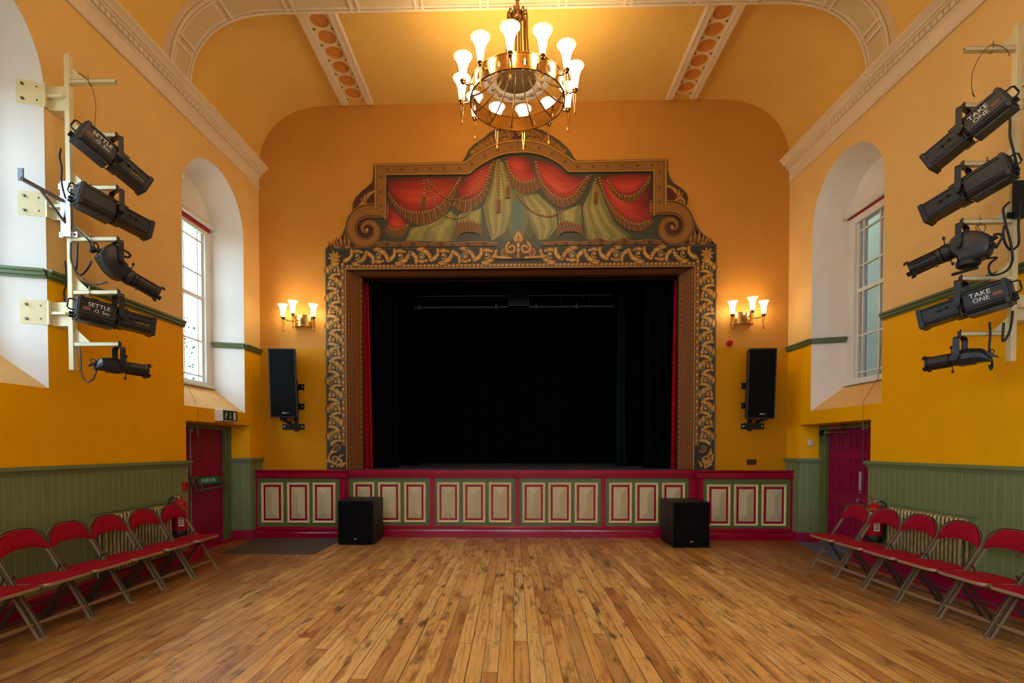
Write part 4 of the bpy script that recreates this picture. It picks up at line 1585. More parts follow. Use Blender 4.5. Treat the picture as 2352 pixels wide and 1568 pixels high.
def drape(name, label, cat, x0, x1, y, z0, z1, m, folds, amp, group=None, flare=0.0):
    b = MB()
    n = max(24, folds * 10)
    rows = []
    for j in range(9):
        v = j / 8
        r = []
        for i in range(n + 1):
            u = i / n
            fl = 1 + flare * (1 - v)
            xc = (x0 + x1) / 2
            x = xc + (x0 + (x1 - x0) * u - xc) * fl
            r.append((x, y + amp * sin(2 * pi * folds * u + .6 * sin(3 * v)) * (1 + .5 * (1 - v)), z0 + (z1 - z0) * v))
        rows.append(r)
    b.loft(rows, 0, False, False)
    return tag(b.build(name, m, smooth=60), label, cat, group)


drape('house_curtain', 'crimson house curtain bunched inside the left stage jamb', 'curtain', -2.66, -2.50, 8.98, SZ, 4.6, 'drape_r', 3, .025, flare=.9)
drape('house_curtain', 'crimson house curtain bunched inside the right stage jamb', 'curtain', 2.72, 2.84, 8.98, SZ, 4.6, 'drape_r', 3, .025, flare=.7)
drape('masking_drape', 'black masking drape just behind the left crimson curtain', 'curtain', -3.3, -2.1, 9.5, SZ, 5.2, 'drape', 7, .05)
drape('masking_drape', 'black masking drape just behind the right crimson curtain', 'curtain', 2.32, 3.4, 9.4, SZ, 5.2, 'drape', 7, .05)
drape('masking_drape', 'dark masking drape deeper at the left side of the stage', 'curtain', -3.2, -2.0, 11.2, SZ, 5.4, 'drape', 6, .05)
drape('masking_drape', 'dark masking drape deeper at the right side of the stage', 'curtain', 2.1, 3.4, 10.6, SZ, 5.4, 'drape', 6, .06)
drape('masking_drape', 'narrow dark green drape edge towards the right of the stage', 'curtain', 2.02, 2.14, 10.2, SZ, 4.9, 'drape_g', 2, .03, flare=.8)
drape('masking_drape', 'narrow dull green drape edge towards the left of the stage', 'curtain', -2.10, -1.98, 10.6, SZ, 4.9, 'drape', 2, .03, flare=.4)
drape('backcloth', 'plain black backcloth closing the rear of the stage', 'curtain', -4.4, 4.6, 12.6, SZ, 5.6, 'drape', 34, .05)
b = MB()
b.tube([(-2.0, 10.5, 4.285), (2.0, 10.5, 4.285)], .024, 10)
b.tube([(-2.0, 10.75, 4.58), (2.0, 10.75, 4.58)], .02, 10)
for x in (-1.6, -.5, .95, 1.5):
    b.tube([(x, 10.5, 4.285), (x, 10.5, 5.95)], .008, 6)
for x in (-1.9, -.35, .45, 1.25):
    b.box(x - .02, x + .02, 10.47, 10.53, 4.24, 4.34)
tag(b.build('lighting_bar', 'pipe'), 'grey pipe lighting bar hung under the stage ceiling', 'rail')
b = MB()
b.box(-.11, .31, 10.36, 10.64, 4.26, 4.62)
b.box(.2, .27, 10.35, 10.36, 4.4, 4.5)
b.tube([(.1, 10.5, 4.62), (.1, 10.5, 5.95)], .02, 8)
tag(b.build('projector', 'lant', bevel=.01), 'dark boxy projector hung in the middle of the stage bar', 'projector')
# ================================================================ chandelier
CX, CY, CZ = .045, 6.52, 5.72
ch = thing('chandelier', 'large brass ring chandelier with twelve lit tulip shades hanging from the ceiling arch', 'chandelier', (CX, CY, CZ))
RR = .58
# pierced ring band: panels with small triangular openings
b = MB()
n = 240
for i in range(n):
    a0, a1 = 2 * pi * i / n, 2 * pi * (i + 1) / n
    d0, d1 = (abs((math.degrees(a) + 7 - 90) % 30 - 15) for a in (a0, a1))
    for r in (RR, RR - .006):
        p = lambda a, z: (r * cos(a), r * sin(a), z)
        if max(d0, d1) < 3.8:
            t0, t1 = (.045 + .09 * (1 - d / 3.8) ** .7 for d in (d0, d1))
            b.quad(p(a0, 0), p(a1, 0), p(a1, .045), p(a0, .045))
            b.quad(p(a0, t0), p(a1, t1), p(a1, .185), p(a0, .185))
        else:
            b.quad(p(a0, 0), p(a1, 0), p(a1, .185), p(a0, .185))
for z in (0, .178):
    b.lathe([(RR - .01, z), (RR + .006, z), (RR + .006, z + .008), (RR - .01, z + .008), (RR - .01, z)], 96)
b.build('ring', 'brass', ch, smooth=40, fix=False)
# stem and hub
b = MB()
b.lathe([(.001, .98), (.03, .985), (.055, 1.0), (.085, 1.03), (.09, 1.06), (.06, 1.075), (.036, 1.08), (.03, 1.10), (.022, 1.20), (.018, 1.215), (.024, 1.225), (.012, 1.24), (.001, 1.245)], 20)
b.build('hub', 'brass_d', ch, smooth=40)
TH0 = -pi / 2 - math.radians(7)
rodp = [(.085, 1.07), (.112, 1.085), (.122, 1.04), (.122, .9), (.128, .72), (.150, .52), (.21, .34), (.32, .19), (.45, .085), (.555, .035), (.572, .02)]
for k in range(12):
    th = TH0 + pi / 12 + k * pi / 6
    b = MB()
    c = curve([(r * cos(th), r * sin(th), z) for r, z in rodp], 4)
    b.tube(c, .0095, 6)
    b.tube([((RR - .012) * cos(th), (RR - .012) * sin(th), .0), ((RR - .012) * cos(th), (RR - .012) * sin(th), .18)], .012, 6)
    b.build('rod', 'brass_d', ch, smooth=50)


def lamp_arm(parent, base, tip, size, shade_m, fin):
    """arm to a cup with a twin-rod drop finial below and a glass shade above; base and tip in parent space"""
    bx, tx = Vector(base), Vector(tip)
    b = MB()
    mid = (bx + tx) / 2 + Vector((0, 0, -.025 * size))
    b.tube(curve([tuple(bx), tuple(mid), tuple(tx)], 5), .010 * size, 6)
    arm = b.build('arm', 'brass', parent, smooth=50)
    b = MB()
    b.lathe([(.001, -.02), (.022, -.016), (.026, .0), (.034, .005), (.036, .02), (.03, .026), (.03, .045)], 16, 0, tuple(tx))
    b.build('cup', 'brass_d', arm, smooth=40)
    b = MB()
    for sx in (-1, 1):
        c = []
        for i in range(13):
            t = i / 12
            wd = .014 * (1 - t) ** 1.5 + .007 * sin(pi * min(1, t * 1.1)) ** 2
            c.append((tx.x + sx * wd, tx.y, tx.z - .015 - t * fin))
        b.tube(c, .0065, 6)
    b.lathe([(.001, -fin - .05), (.010, -fin - .035), (.017, -fin - .018), (.012, -fin - .004), (.006, -fin + .02)], 10, 0, tuple(tx))
    b.build('finial', 'brass', arm, smooth=50)
    return arm


def shade_mesh(b, h, r, n=28):
    prof = [(.030, 0.0), (.033, .03), (.040, .09), (.050, .16), (.064, .20), (.082, .235), (.098, .26), (.108, .27)]
    k = r / .108
    q = h / .27
    outp = [(a * (k if i > 3 else (1 + (k - 1) * i / 4)), z * q) for i, (a, z) in enumerate(prof)]
    inn_ = [(max(.004, a - .004), z) for a, z in outp[::-1]]
    b.lathe(outp + inn_ + [(.002, .006)], n)


smesh = None
for k in range(12):
    th = TH0 + k * pi / 6
    u = Vector((cos(th), sin(th), 0))
    arm = lamp_arm(ch, tuple(u * RR + Vector((0, 0, .085))), tuple(u * .70 + Vector((0, 0, .07))), 1.0, 'shade', .235)
    p = u * .70
    if smesh is None:
        b = MB()
        shade_mesh(b, .275, .112)
        so = b.build('lamp_shade', 'shade', arm, smooth=60)
        smesh = so.data
    else:
        so = bpy.data.objects.new('lamp_shade', smesh)
        C.objects.link(so)
        so.parent = arm
    so.location = (p.x, p.y, .09)
# chain and ceiling rose on the arch
b = MB()
z = 1.235
k = 0
while z < 1.262:
    pts = [(.016 * cos(a) * (1 if k % 2 else 0), .016 * cos(a) * (0 if k % 2 else 1), z + .022 + .026 * sin(a)) for a in [2 * pi * i / 12 for i in range(12)]]
    b.tube(pts, .005, 6, closed=True)
    z += .04
    k += 1
b.build('chain', 'brass_d', ch, smooth=50)
b = MB()
b.lathe([(.10, 1.29), (.10, 1.28), (.085, 1.268), (.06, 1.266), (.05, 1.255), (.02, 1.25), (.001, 1.248)], 28)
b.build('ceiling_rose', 'plaster', ch, smooth=40)

# two copies added as fill light out of frame, above and behind the viewpoint
for dy, lab in ((3.43, 'added fill-light chandelier copy, unseen, high over the near floor out of frame'), (6.86, 'added fill-light chandelier copy, unseen, in the rear bay behind the viewpoint')):
    fill_chandelier = copy_tree(ch)
    fill_chandelier.location = (CX, CY - dy, CZ)
    fill_chandelier['label'] = lab
    b = MB()
    ribbon(A0 - dy, A1 - dy, 0, .105, 0)
    b.build('trim_arch', ['plaster', 'plaster2'], smooth=30, kind='structure')

# plaster medallion with its grille
md = thing('ceiling_medallion', 'round white plaster ceiling medallion with scalloped edge and bronze grille, behind the chandelier', 'ceiling ornament', (.04, 8.12, 7.115))
b = MB()
rings = []
n = 120
for r, z, sc in ((.30, -.02, 0), (.315, -.05, 0), (.335, -.055, 0), (.345, -.04, 0), (.36, -.036, 0), (.44, -.03, 0), (.455, -.04, 0), (.475, -.042, .4), (.505, -.035, 1), (.525, -.012, 1), (.53, 0, 1)):
    rings.append([((r + .010 * sc * abs(sin(20 * 2 * pi * j / n / 1))) * cos(2 * pi * j / n), (r + .010 * sc * abs(sin(20 * 2 * pi * j / n))) * sin(2 * pi * j / n), z) for j in range(n)])
b.loft(rings, 0, True, False)
b.build('plaster_rim', 'frame_white', md, smooth=40)
b = MB()
b.lathe([(.315, -.022), (.2, -.03), (.05, -.036), (.001, -.036)], 48)
for k in range(24):
    a = 2 * pi * k / 24
    for r in (.08, .16, .24):
        b.sphere((r * cos(a + r * 6), r * sin(a + r * 6), -.034), .014, 4, sc=(1, 1, .5))
b.build('grille', 'grillepat', md)
b = MB()
N = 14
for k in range(N):
    a0, a1 = 2 * pi * k / N, 2 * pi * (k + 1) / N
    c = []
    for i in range(13):
        t = i / 12
        a = a0 + (a1 - a0) * t
        r = .435 - .05 * sin(pi * t)
        c.append((r * cos(a), r * sin(a), -.040))
    b.tube(c, .005, 5)
    b.tube([(.43 * cos(a0), .43 * sin(a0), -.041), (.36 * cos(a0), .36 * sin(a0), -.042)], .006, 5)
b.build('festoon', 'tape', md)

# ================================================================ wall sconces
smesh2 = None
for sname, label, x0, order in (('wall_sconce', 'brass wall sconce with three lit tulip shades, on the left of the proscenium', -3.47, (-.285, -.105, .215)),
                                ('wall_sconce', 'brass wall sconce with three lit tulip shades, on the right of the proscenium', 3.70, (-.215, .075, .275))):
    sc = thing(sname, label, 'wall lamp', (x0, YB, 3.56), group='brass wall sconces')
    b = MB()
    n = 24
    r_o, r_i = [], []
    wp_ = .165
    for i in range(n + 1):
        a = pi * i / n
        r_o.append((-wp_ * cos(a), -.12 * sin(a)))
    for z0, z1, e in ((-.075, .09, 0), (-.085, -.07, .008), (.085, .098, .006)):
        ringa = [[(x * (1 + e * 4), y * (1 + e * 6), z) for x, y in r_o] for z in (z0, z1)]
        b.loft(ringa, 0, False, False)
    b.build('back_plate', 'brass', sc, smooth=40, fix=False)
    b = MB()
    b.ngon([(-.028, -.124, -.05), (.028, -.124, -.05), (.018, -.124, .03), (0, -.125, .06), (-.018, -.124, .03)])
    b.build('pierced_motif', 'brass_d', sc)
    for i, dx in enumerate(order):
        dy = (-.20, -.24, -.20)[i] if x0 < 0 else (-.2, -.25, -.2)[i]
        dz = .02 + (.045 if i == 1 else .0)
        sx = max(-.15, min(.15, dx * .8))
        arm = lamp_arm(sc, (sx, -.05 - .07 * (1 - abs(sx) / .165), .01), (dx, dy, dz), .8, 'shade2', .17)
        if smesh2 is None:
            b = MB()
            shade_mesh(b, .205, .083)
            so = b.build('lamp_shade', 'shade2', arm, smooth=60)
            smesh2 = so.data
        else:
            so = bpy.data.objects.new('lamp_shade', smesh2)
            C.objects.link(so)
            so.parent = arm
        so.location = (dx, dy, dz + .02)
# ================================================================ loudspeakers
def speaker(label, x, z, y, toe, tilt, flip):
    """tall wall loudspeaker; origin at the middle of its front face"""
    t = thing('loudspeaker', label, 'loudspeaker', (x, y, z), (tilt, 0, toe), group='loudspeakers on the end wall')
    b = MB()
    W2, H2 = .21, .545
    # trapezoid plan: front wider than the back
    v = []
    for zz in (-H2, H2):
        v += [(-W2, 0, zz), (W2, 0, zz), (W2 * .62, .30, zz), (-W2 * .62, .30, zz)]
    b.hexa(v)
    for zz in (-H2 + .01, H2 - .01):
        pass
    b.build('cabinet', 'black', t, bevel=.012)
    b = MB()
    b.box(-W2 + .02, W2 - .02, -.012, .002, -H2 + .025, H2 - .025)
    gr = b.build('grille', 'grille', t, bevel=.004)
    b = MB()
    b.box(-W2 + .0, W2, -.01, .004, H2 - .022, H2)
    b.box(-W2 + .0, W2, -.01, .004, -H2, -H2 + .02)
    b.box(-W2, -W2 + .018, -.01, .004, -H2, H2)
    b.box(W2 - .018, W2, -.01, .004, -H2, H2)
    b.build('front_frame', 'lant', t, bevel=.003)
    bx = .03
    b = MB()
    b.box(bx - .05, bx + .05, -.016, -.011, -H2 + .06, -H2 + .09)
    bd = b.build('badge', 'lock', t)
    text('RCF', 'lettering', 'letter', bd, (bx - .026, -.0165, -H2 + .075), (1, 0, 0), (0, 0, 1), .03)
    for sx in (-1, 1):
        b = MB()
        b.box(sx * (W2 + .0) - .006, sx * W2 + .006, .012, .05, -.06, .06)
        b.build('side_handle', 'lant2', t, bevel=.003)
    return t


def bracket(label, x, flip):
    """steel pole bracket with three wall tabs"""
    t = thing('speaker_bracket', label, 'bracket', (x, YB, 2.15), group='speaker wall brackets')
    f = -1 if flip else 1
    b = MB()
    b.box(f * .0 - .028, f * .0 + .028, -.05, 0, -.40, .40)
    b.build('upright', 'blkmetal', t, bevel=.003)
    for z0, z1, x1 in ((.285, .385, .13), (-.04, .06, .13)):
        b = MB()
        xa, xb = sorted((-f * .02, f * x1))
        b.box(xa, xb, -.012, 0, z0, z1)
        b.tube([(f * .095, -.012, (z0 + z1) / 2), (f * .095, -.022, (z0 + z1) / 2)], .016, 6, 1)
        b.build('wall_tab', ['blkmetal', 'steel'], t, bevel=.003)
    b = MB()
    xa, xb = sorted((-f * .24, f * .13))
    b.box(xa, xb, -.014, 0, -.375, -.275)
    for xx in (-f * .205, f * .095):
        b.tube([(xx, -.014, -.325), (xx, -.025, -.325)], .018, 6, 1)
    b.build('base_plate', ['blkmetal', 'steel'], t, bevel=.003)
    b = MB()
    b.beam((-f * .12, -.012, -.26), (-f * .12, -.31, -.22), .06, .03)
    b.beam((-f * .12, -.20, -.22), (-f * .12, -.20, -.12), .05, .05)
    b.tube([(-f * .05, -.2, -.2), (-f * .2, -.2, -.2)], .02, 8, 1)
    b.build('swivel_arm', ['blkmetal', 'steel'], t, bevel=.003)
    return t


speaker('tall black loudspeaker tilted on the end wall below the left sconce', -3.672, 2.50, 8.25, 0.10, .085, False)
bracket('black steel bracket holding the loudspeaker left of the stage', -3.62, False)
speaker('tall black loudspeaker tilted on the end wall below the right sconce', 3.858, 2.47, 8.25, -.06, .06, True)
bracket('black steel bracket holding the loudspeaker right of the stage', 3.85, True)


def sub(label, cx, y, rot, hx):
    t = thing('subwoofer', label, 'subwoofer', (cx, y, 0), (0, 0, rot), group='subwoofers on the floor')
    b = MB()
    b.box(-.27, .27, .012, .64, .012, .675)
    for x in (-.22, .22):
        for yy in (.06, .58):
            b.tube([(x, yy, 0), (x, yy, .014)], .025, 8)
    b.build('cabinet', 'black', t, bevel=.008)
    b = MB()
    b.box(-.262, .262, -.004, .012, .022, .665)
    b.build('grille', 'grille', t, bevel=.004)
    b = MB()
    for x, z in [(-.245, z) for z in (.17, .33, .49)] + [(.245, z) for z in (.17, .33, .49)] + [(x, z) for x in (-.09, .09, .245) for z in (.038, .65)]:
        b.sphere((x, -.006, z), .006, 4)
    b.build('grille_screws', 'wire', t)
    b = MB()
    b.box(-.022, .022, -.008, -.002, .082, .108)
    bd = b.build('badge', 'red', t)
    text('RCF', 'lettering', 'letter', bd, (0, -.0085, .095), (1, 0, 0), (0, 0, 1), .022)
    for sx in (-1, 1):
        b = MB()
        b.box(sx * .271 - .004, sx * .271 + .004, .32, .45, .28, .44, 0)
        b.box(sx * .272 - .005, sx * .272 + .005, .34, .43, .30, .42, 1)
        b.build('side_handle', ['lant2', 'cable'], t)
    b = MB()
    b.lathe([(.001, .678), (.03, .678), (.034, .684), (.018, .684), (.018, .676), (.001, .676)], 16, 0, (.02, .32, 0))
    b.build('pole_socket', 'wire', t, smooth=40)
    return t


sub('black subwoofer cabinet on the floor at the left, beside the grey mat', -2.393, 7.83, .015, 1)
sub('black subwoofer cabinet on the floor in front of the stage at right', 2.62, 7.735, .012, -1)
# ================================================================ lighting booms
WOFF = .175


def boom(side, label, s, zs, ztop, zbot, plates):
    f = -side                                    # direction out into the room along x
    px = side * (half(side, s) - WOFF)
    t = thing('lighting_boom', label, 'lighting stand', (px, s, 0), group='cream lighting booms')
    b = MB()
    b.box(-.023, .023, -.026, .026, zbot, ztop)
    b.build('post', 'bar', t, bevel=.004)
    for z in zs:
        b = MB()
        x0, x1 = sorted((f * .023, f * .45))
        # square tube, open end
        for y0, y1, z0, z1 in ((-.019, .019, z + .015, z + .018), (-.019, .019, z - .018, z - .015), (-.019, -.016, z - .0175, z + .0175), (.016, .019, z - .0175, z + .0175)):
            b.box(x0, x1, y0, y1, z0, z1)
        b.build('rung', 'bar', t)
        b = MB()
        b.prism([(.023, z + .018), (.165, z + .018), (.023, z + .15)], lambda a, c, d: (f * a, d, c), .006, .012)
        b.build('gusset', 'bar', t)
    for z in plates:
        b = MB()
        # plate lapping the corner of the window reveal, web and shelf out to the post
        o = side * .16
        b.box(*sorted((-f * .023, -f * (WOFF - .005))), -.012, 0.0, z - .11, z + .11)
        b.box(*sorted((-f * .023, -f * (WOFF - .005))), -.055, 0.03, z - .012, z + .012)
        b.box(*sorted((-f * (WOFF - .01), -f * (WOFF - .002))), -.05, .14, z - .11, z + .11)
        b.box(*sorted((-f * (WOFF - .014), -f * (WOFF + .002))), -.0735, -.048, z - .11, z + .11)
        b.hexa([(-f * (WOFF - .01), -.056, z - .11), (-f * (WOFF - .002), -.056, z - .11), (-f * (WOFF - .002), -.04, z - .11), (-f * (WOFF - .01), -.04, z - .11),
                (-f * (WOFF - .01), -.056, z + .11), (-f * (WOFF - .002), -.056, z + .11), (-f * (WOFF - .002), -.04, z + .11), (-f * (WOFF - .01), -.04, z + .11)])
        pr_ = b.build('bracket', 'bar', t)
        b = MB()
        y_ = -.062
        e = .16 + .0
        k = (.745 - .605) / .45
        A = lambda d: (-f * (WOFF - .002 + d), -.066 - k * d, 0)
        v = []
        for zz in (z - .11, z + .11):
            for d, o2 in ((0, 0), (.20, 0), (.20, -.006), (0, -.006)):
                p = A(d)
                v.append((p[0], p[1] + o2, zz))
        b.hexa(v)
        for d, zz in ((.15, .065), (.15, -.065)):
            p = A(d)
            b.tube([(p[0], p[1] - .006, z + zz), (p[0], p[1] - .022, z + zz)], .012, 6, 1)
        for d, zz in ((.05, .06), (.05, -.06)):
            p = A(d)
            b.tube([(p[0], p[1] - .005, z + zz), (p[0], p[1] - .009, z + zz)], .007, 6, 2)
        b.build('reveal_plate', ['bar', 'wire', 'dark'], pr_)
    return t


LZ = (4.85, 4.36, 3.88, 3.41, 2.92, 2.44)
RZ = (4.92, 4.44, 3.94, 3.444, 2.954, 2.473)
LS, RS = 4.80, 4.70
boom(-1, 'cream ladder-like lighting boom bracketed to the left wall by the near window', LS, LZ, 5.10, 2.20, (4.70, 3.70, 2.72))
boom(1, 'cream ladder-like lighting boom bracketed to the right wall', RS, RZ, 5.13, 2.23, (4.60, 2.70))


# ------------------------------------------------------------ stage lanterns
def yoke(t, w, h, m='lant'):
    """U-shaped hanging bracket, pivots at the origin, top at z = h"""
    b = MB()
    r = .03
    path = [(0, -w, 0), (0, -w, h - r)] + [(0, -w + r - r * cos(a), h - r + r * sin(a)) for a in (.4, .8, 1.2, 1.57)]
    path += [(0, w - r + r * sin(a), h - r + r * cos(a)) for a in (0, .4, .8, 1.2, 1.57)] + [(0, w, 0)]
    cen = Vector((0, 0, h * .35))
    b.sweep(path, [(-.025, -.003), (.025, -.003), (.025, .003), (-.025, .003)], [tuple((Vector(p) - Vector((0, 0, h * .3)))) for p in path])
    y = b.build('yoke', m, t)
    for sy in (-1, 1):
        b = MB()
        b.tube([(0, sy * (w - .01), 0), (0, sy * (w + .016), 0)], .024, 10)
        if sy < 0:
            b.tube([(0, -w - .012, 0), (0, -w - .03, -.0)], .012, 8)
            b.beam((0, -w - .026, .0), (.05, -w - .03, -.045), .018, .014, (0, 1, 0))
        b.build('pivot_knob', 'lant2', y)
    return y


def hang(side, s, z, out=.435):
    """where a rung ends, in the room"""
    px = side * (half(side, s) - WOFF)
    return Vector((px - side * out, s, z))


def lantern_root(name, label, side, s, z, yaw, drop):
    k = LK[name] if side < 0 else LK[name] + .03
    drop *= k
    p = hang(side, s, z)
    t = thing(name, label, 'stage light', (p.x, p.y, p.z - drop), (0, 0, yaw), group='stage lanterns on the ' + ('left' if side < 0 else 'right') + ' boom')
    t.scale = (k, k, k)
    return t


LK = {'profile_spotlight': .87, 'round_spotlight': .84, 'compact_spotlight': .92}


def clamp(t, drop):
    b = MB()
    b.box(-.014, .014, -.024, .024, drop - .032, drop - .020)
    b.box(-.014, .014, -.026, -.0195, drop - .03, drop + .024)
    b.box(-.014, .014, .0195, .026, drop - .03, drop + .024)
    b.tube([(0, 0, drop + .019), (0, 0, drop + .042)], .006, 8)
    b.build('hook_clamp', 'lant2', t)


def pitch_mat(p):
    return Matrix.Rotation(p, 4, 'Y')


def profile_box(label, side, s, z, yaw, pitch, words=None, model=None, lab2=None):
    """box-section profile spot: finned lamphouse, gate, boxed lens tube"""
    drop = .275
    t = lantern_root('profile_spotlight', label, side, s, z, yaw, drop)
    Q = pitch_mat(pitch) @ Matrix.Diagonal((.97, 1, 1, 1))
    vis = 1 if side < 0 else -1     # side of the body that faces the hall's middle / camera
    cam_y = -1 if side < 0 else 1
    prof = []
    hy, hz = .098, .112
    # outline with extrusion ribs and grooves
    half_prof = [(hy - .02, hz), (hy, hz - .02), (hy, hz - .035), (hy - .008, hz - .038), (hy - .008, -.045), (hy + .004, -.05), (hy + .004, -.062), (hy - .004, -.066), (hy - .004, -.078), (hy + .002, -.082), (hy - .022, -hz)]
    prof = half_prof + [(-y, zz) for y, zz in half_prof[::-1]]
    b = MB(Q)
    b.loft([[(x, y, zz) for y, zz in prof] for x in (-.375, -.045)])
    b.box(-.375, -.34, -hy - .001, hy + .001, -hz - .004, hz + .002)
    b.box(-.35, -.05, -hy * .7, hy * .7, -hz - .022, -hz)
    # back plate with cooling slots
    b.box(-.386, -.374, -hy + .012, hy - .012, -hz + .02, hz - .012)
    for i in range(5):
        zz = -.05 + i * .028
        b.box(-.390, -.385, -hy + .03, hy - .03, zz, zz + .012)
    # vent ridge on top
    b.box(-.27, -.20, -.05, .05, hz, hz + .018)
    lh = b.build('lamphouse', 'lant', t, bevel=.003)
    b = MB(Q)
    b.tube([(-.046, 0, 0), (.005, 0, 0)], .074, 20)
    b.box(-.02, -.004, -.088, .088, -.098, .098)
    for sy in (-1, 1):
        for sz in (-1, 1):
            b.tube([(-.05, sy * .082, sz * .097), (.06, sy * .082, sz * .097)], .006, 6)
    b.tube([(-.018, 0, .095), (-.018, 0, .118)], .006, 6)
    b.tube([(-.018, .03, -.095), (-.018, .03, -.125)], .006, 6)
    b.build('gate', 'lant2', t)
    b = MB(Q)
    gy, gz = .088, .092
    hp = [(gy - .012, gz), (gy, gz - .012), (gy, gz - .024), (gy - .007, gz - .028), (gy - .007, -gz + .05), (gy + .002, -gz + .044), (gy + .002, -gz + .028), (gy - .004, -gz + .024), (gy - .012, -gz)]
    pf = hp + [(-y, zz) for y, zz in hp[::-1]]
    b.loft([[(x, y, zz) for y, zz in pf] for x in (.0, .30)])
    # front collar with colour-frame runners
    b.box(.295, .325, -gy - .006, gy + .006, -gz - .006, gz + .004)
    b.box(.325, .338, -gy - .002, gy + .002, -gz - .012, -gz + .012)
    b.box(.325, .338, -gy - .006, -gy + .01, -gz, gz)
    b.box(.325, .338, gy - .01, gy + .006, -gz, gz)
    lt = b.build('lens_tube', 'lant', t, bevel=.003)
    b = MB(Q)
    b.tube([(.339, 0, 0), (.341, 0, 0)], .07, 24)
    b.build('lens', 'darkglass', lt)
    for x, zz in ((.09, .022), (.155, .014)):
        b = MB(Q)
        b.tube([(x, cam_y * (gy - .01), zz), (x, cam_y * (gy + .022), zz)], .011, 10)
        b.build('focus_knob', 'lant2', lt)
    b = MB(Q)
    b.box(.06, .19, cam_y * (gy - .006) - .004, cam_y * (gy - .006) + .004, .012, .02)
    b.build('focus_slot', 'lant2', lt)
    # loop handle at the back
    b = MB(Q)
    c = [(-.386, 0, .075), (-.43, 0, .075), (-.446, 0, .06), (-.446, 0, -.015), (-.43, 0, -.03), (-.386, 0, -.03)]
    b.tube(c, .008, 8)
    b.build('handle', 'lant2', t)
    for zz, r_ in ((-.062, .016), (-.094, .013)):
        b = MB(Q)
        b.tube([(-.384, .03, zz), (-.42, .03, zz)], r_, 8)
        b.build('cable_gland', 'lant2', t)
    yk = yoke(t, .118, drop - .03)
    for ob in [yk] + list(yk.children):
        pass
    clamp(t, drop)
    M3 = pitch_mat(pitch).to_3x3()
    yf = cam_y * (hy - .0045) if words else 0
    ex = M3 @ Vector((1, 0, 0)) * (1 if side < 0 else -1)
    ez = M3 @ Vector((0, 0, 1))
    off = Vector((0, cam_y * .0048, 0))

    def at(x, zz):
        return M3 @ Vector((x * .97, cam_y * (hy - .006), zz))
    if words:
        for i, (wd, x, zz, sz, st) in enumerate(words):
            text(wd, 'lettering', 'letter', lh, at(x, zz), ex, ez, sz, stretch=st)
        b = MB(Q)
        x = lab2
        b.box(x - .035, x + .035, cam_y * (hy - .006) - .0012, cam_y * (hy - .006) + .0012, -.018, .014)
        b.build('faded_label', 'tape', lh)
    if model:
        text(model, 'lettering', 'letter_y', lt, M3 @ Vector((.195, cam_y * (gy - .0055), -.012)), ex, ez, .021, stretch=.95)
    return t


def look(dx, dy):
    return math.atan2(dy, dx)


YL, YR = math.radians(60), math.radians(120)
SET1 = [('SETTLE', -.20, .045, .058, 1.05), ('.O. Soc', -.175, -.008, .048, 1.0)]
profile_box('top black spotlight on the left boom, steeply tilted, lettered SETTLE', -1, LS, LZ[1], YL, .47, SET1, 'CANTATA 18.32', -.305)
profile_box('second black spotlight down on the left boom, without lettering on its lamphouse', -1, LS, LZ[2], YL, .22)
profile_box('fourth black spotlight down on the left boom, nearly level, lettered SETTLE', -1, LS, LZ[4], math.radians(53), .12, SET1, 'CANTATA 18.32', -.305)
TK1 = [('TAKE', -.175, .042, .062, 1.05), ('ONE', -.175, -.012, .056, 1.05)]
profile_box('top black spotlight on the right boom, steeply tilted, lettered TAKE ONE', 1, RS, RZ[1], YR, .48, TK1, None, -.30)
profile_box('second black spotlight down on the right boom, tilted, without lettering', 1, RS, RZ[2], YR, .31)
profile_box('fourth black spotlight down on the right boom, nearly level, lettered TAKE ONE', 1, RS, RZ[4], math.radians(125), .20, TK1, None, -.30)


def barrel(b, x0, x1, r, n=24):
    b.lathe([(.001, x0), (r * .86, x0), (r * .9, x0 + .03), (r, x0 + .035), (r, x0 + .07), (r * .84, x0 + .08), (r * .84, x1 - .05), (r * .92, x1 - .045), (r * .92, x1), (r * .78, x1), (r * .74, x1 - .03), (.001, x1 - .03)], n, 0, (0, 0, 0), 'x')
    # ribs, slots and frame runners at the nose
    for a in (.3, 1.2, 2.1, 3.4, 4.3, 5.3):
        y, z = r * .9 * cos(a), r * .9 * sin(a)
        b.tube([(x0 + .07, y * .97, z * .97), (x1, y, z)], .007, 6)
    for a in (pi / 4, 3 * pi / 4, 5 * pi / 4, 7 * pi / 4):
        y, z = r * 1.08 * cos(a), r * 1.08 * sin(a)
        b.beam((x1 - .01, y, z), (x1 + .03, y, z), .05, .012, (0, cos(a), sin(a)))


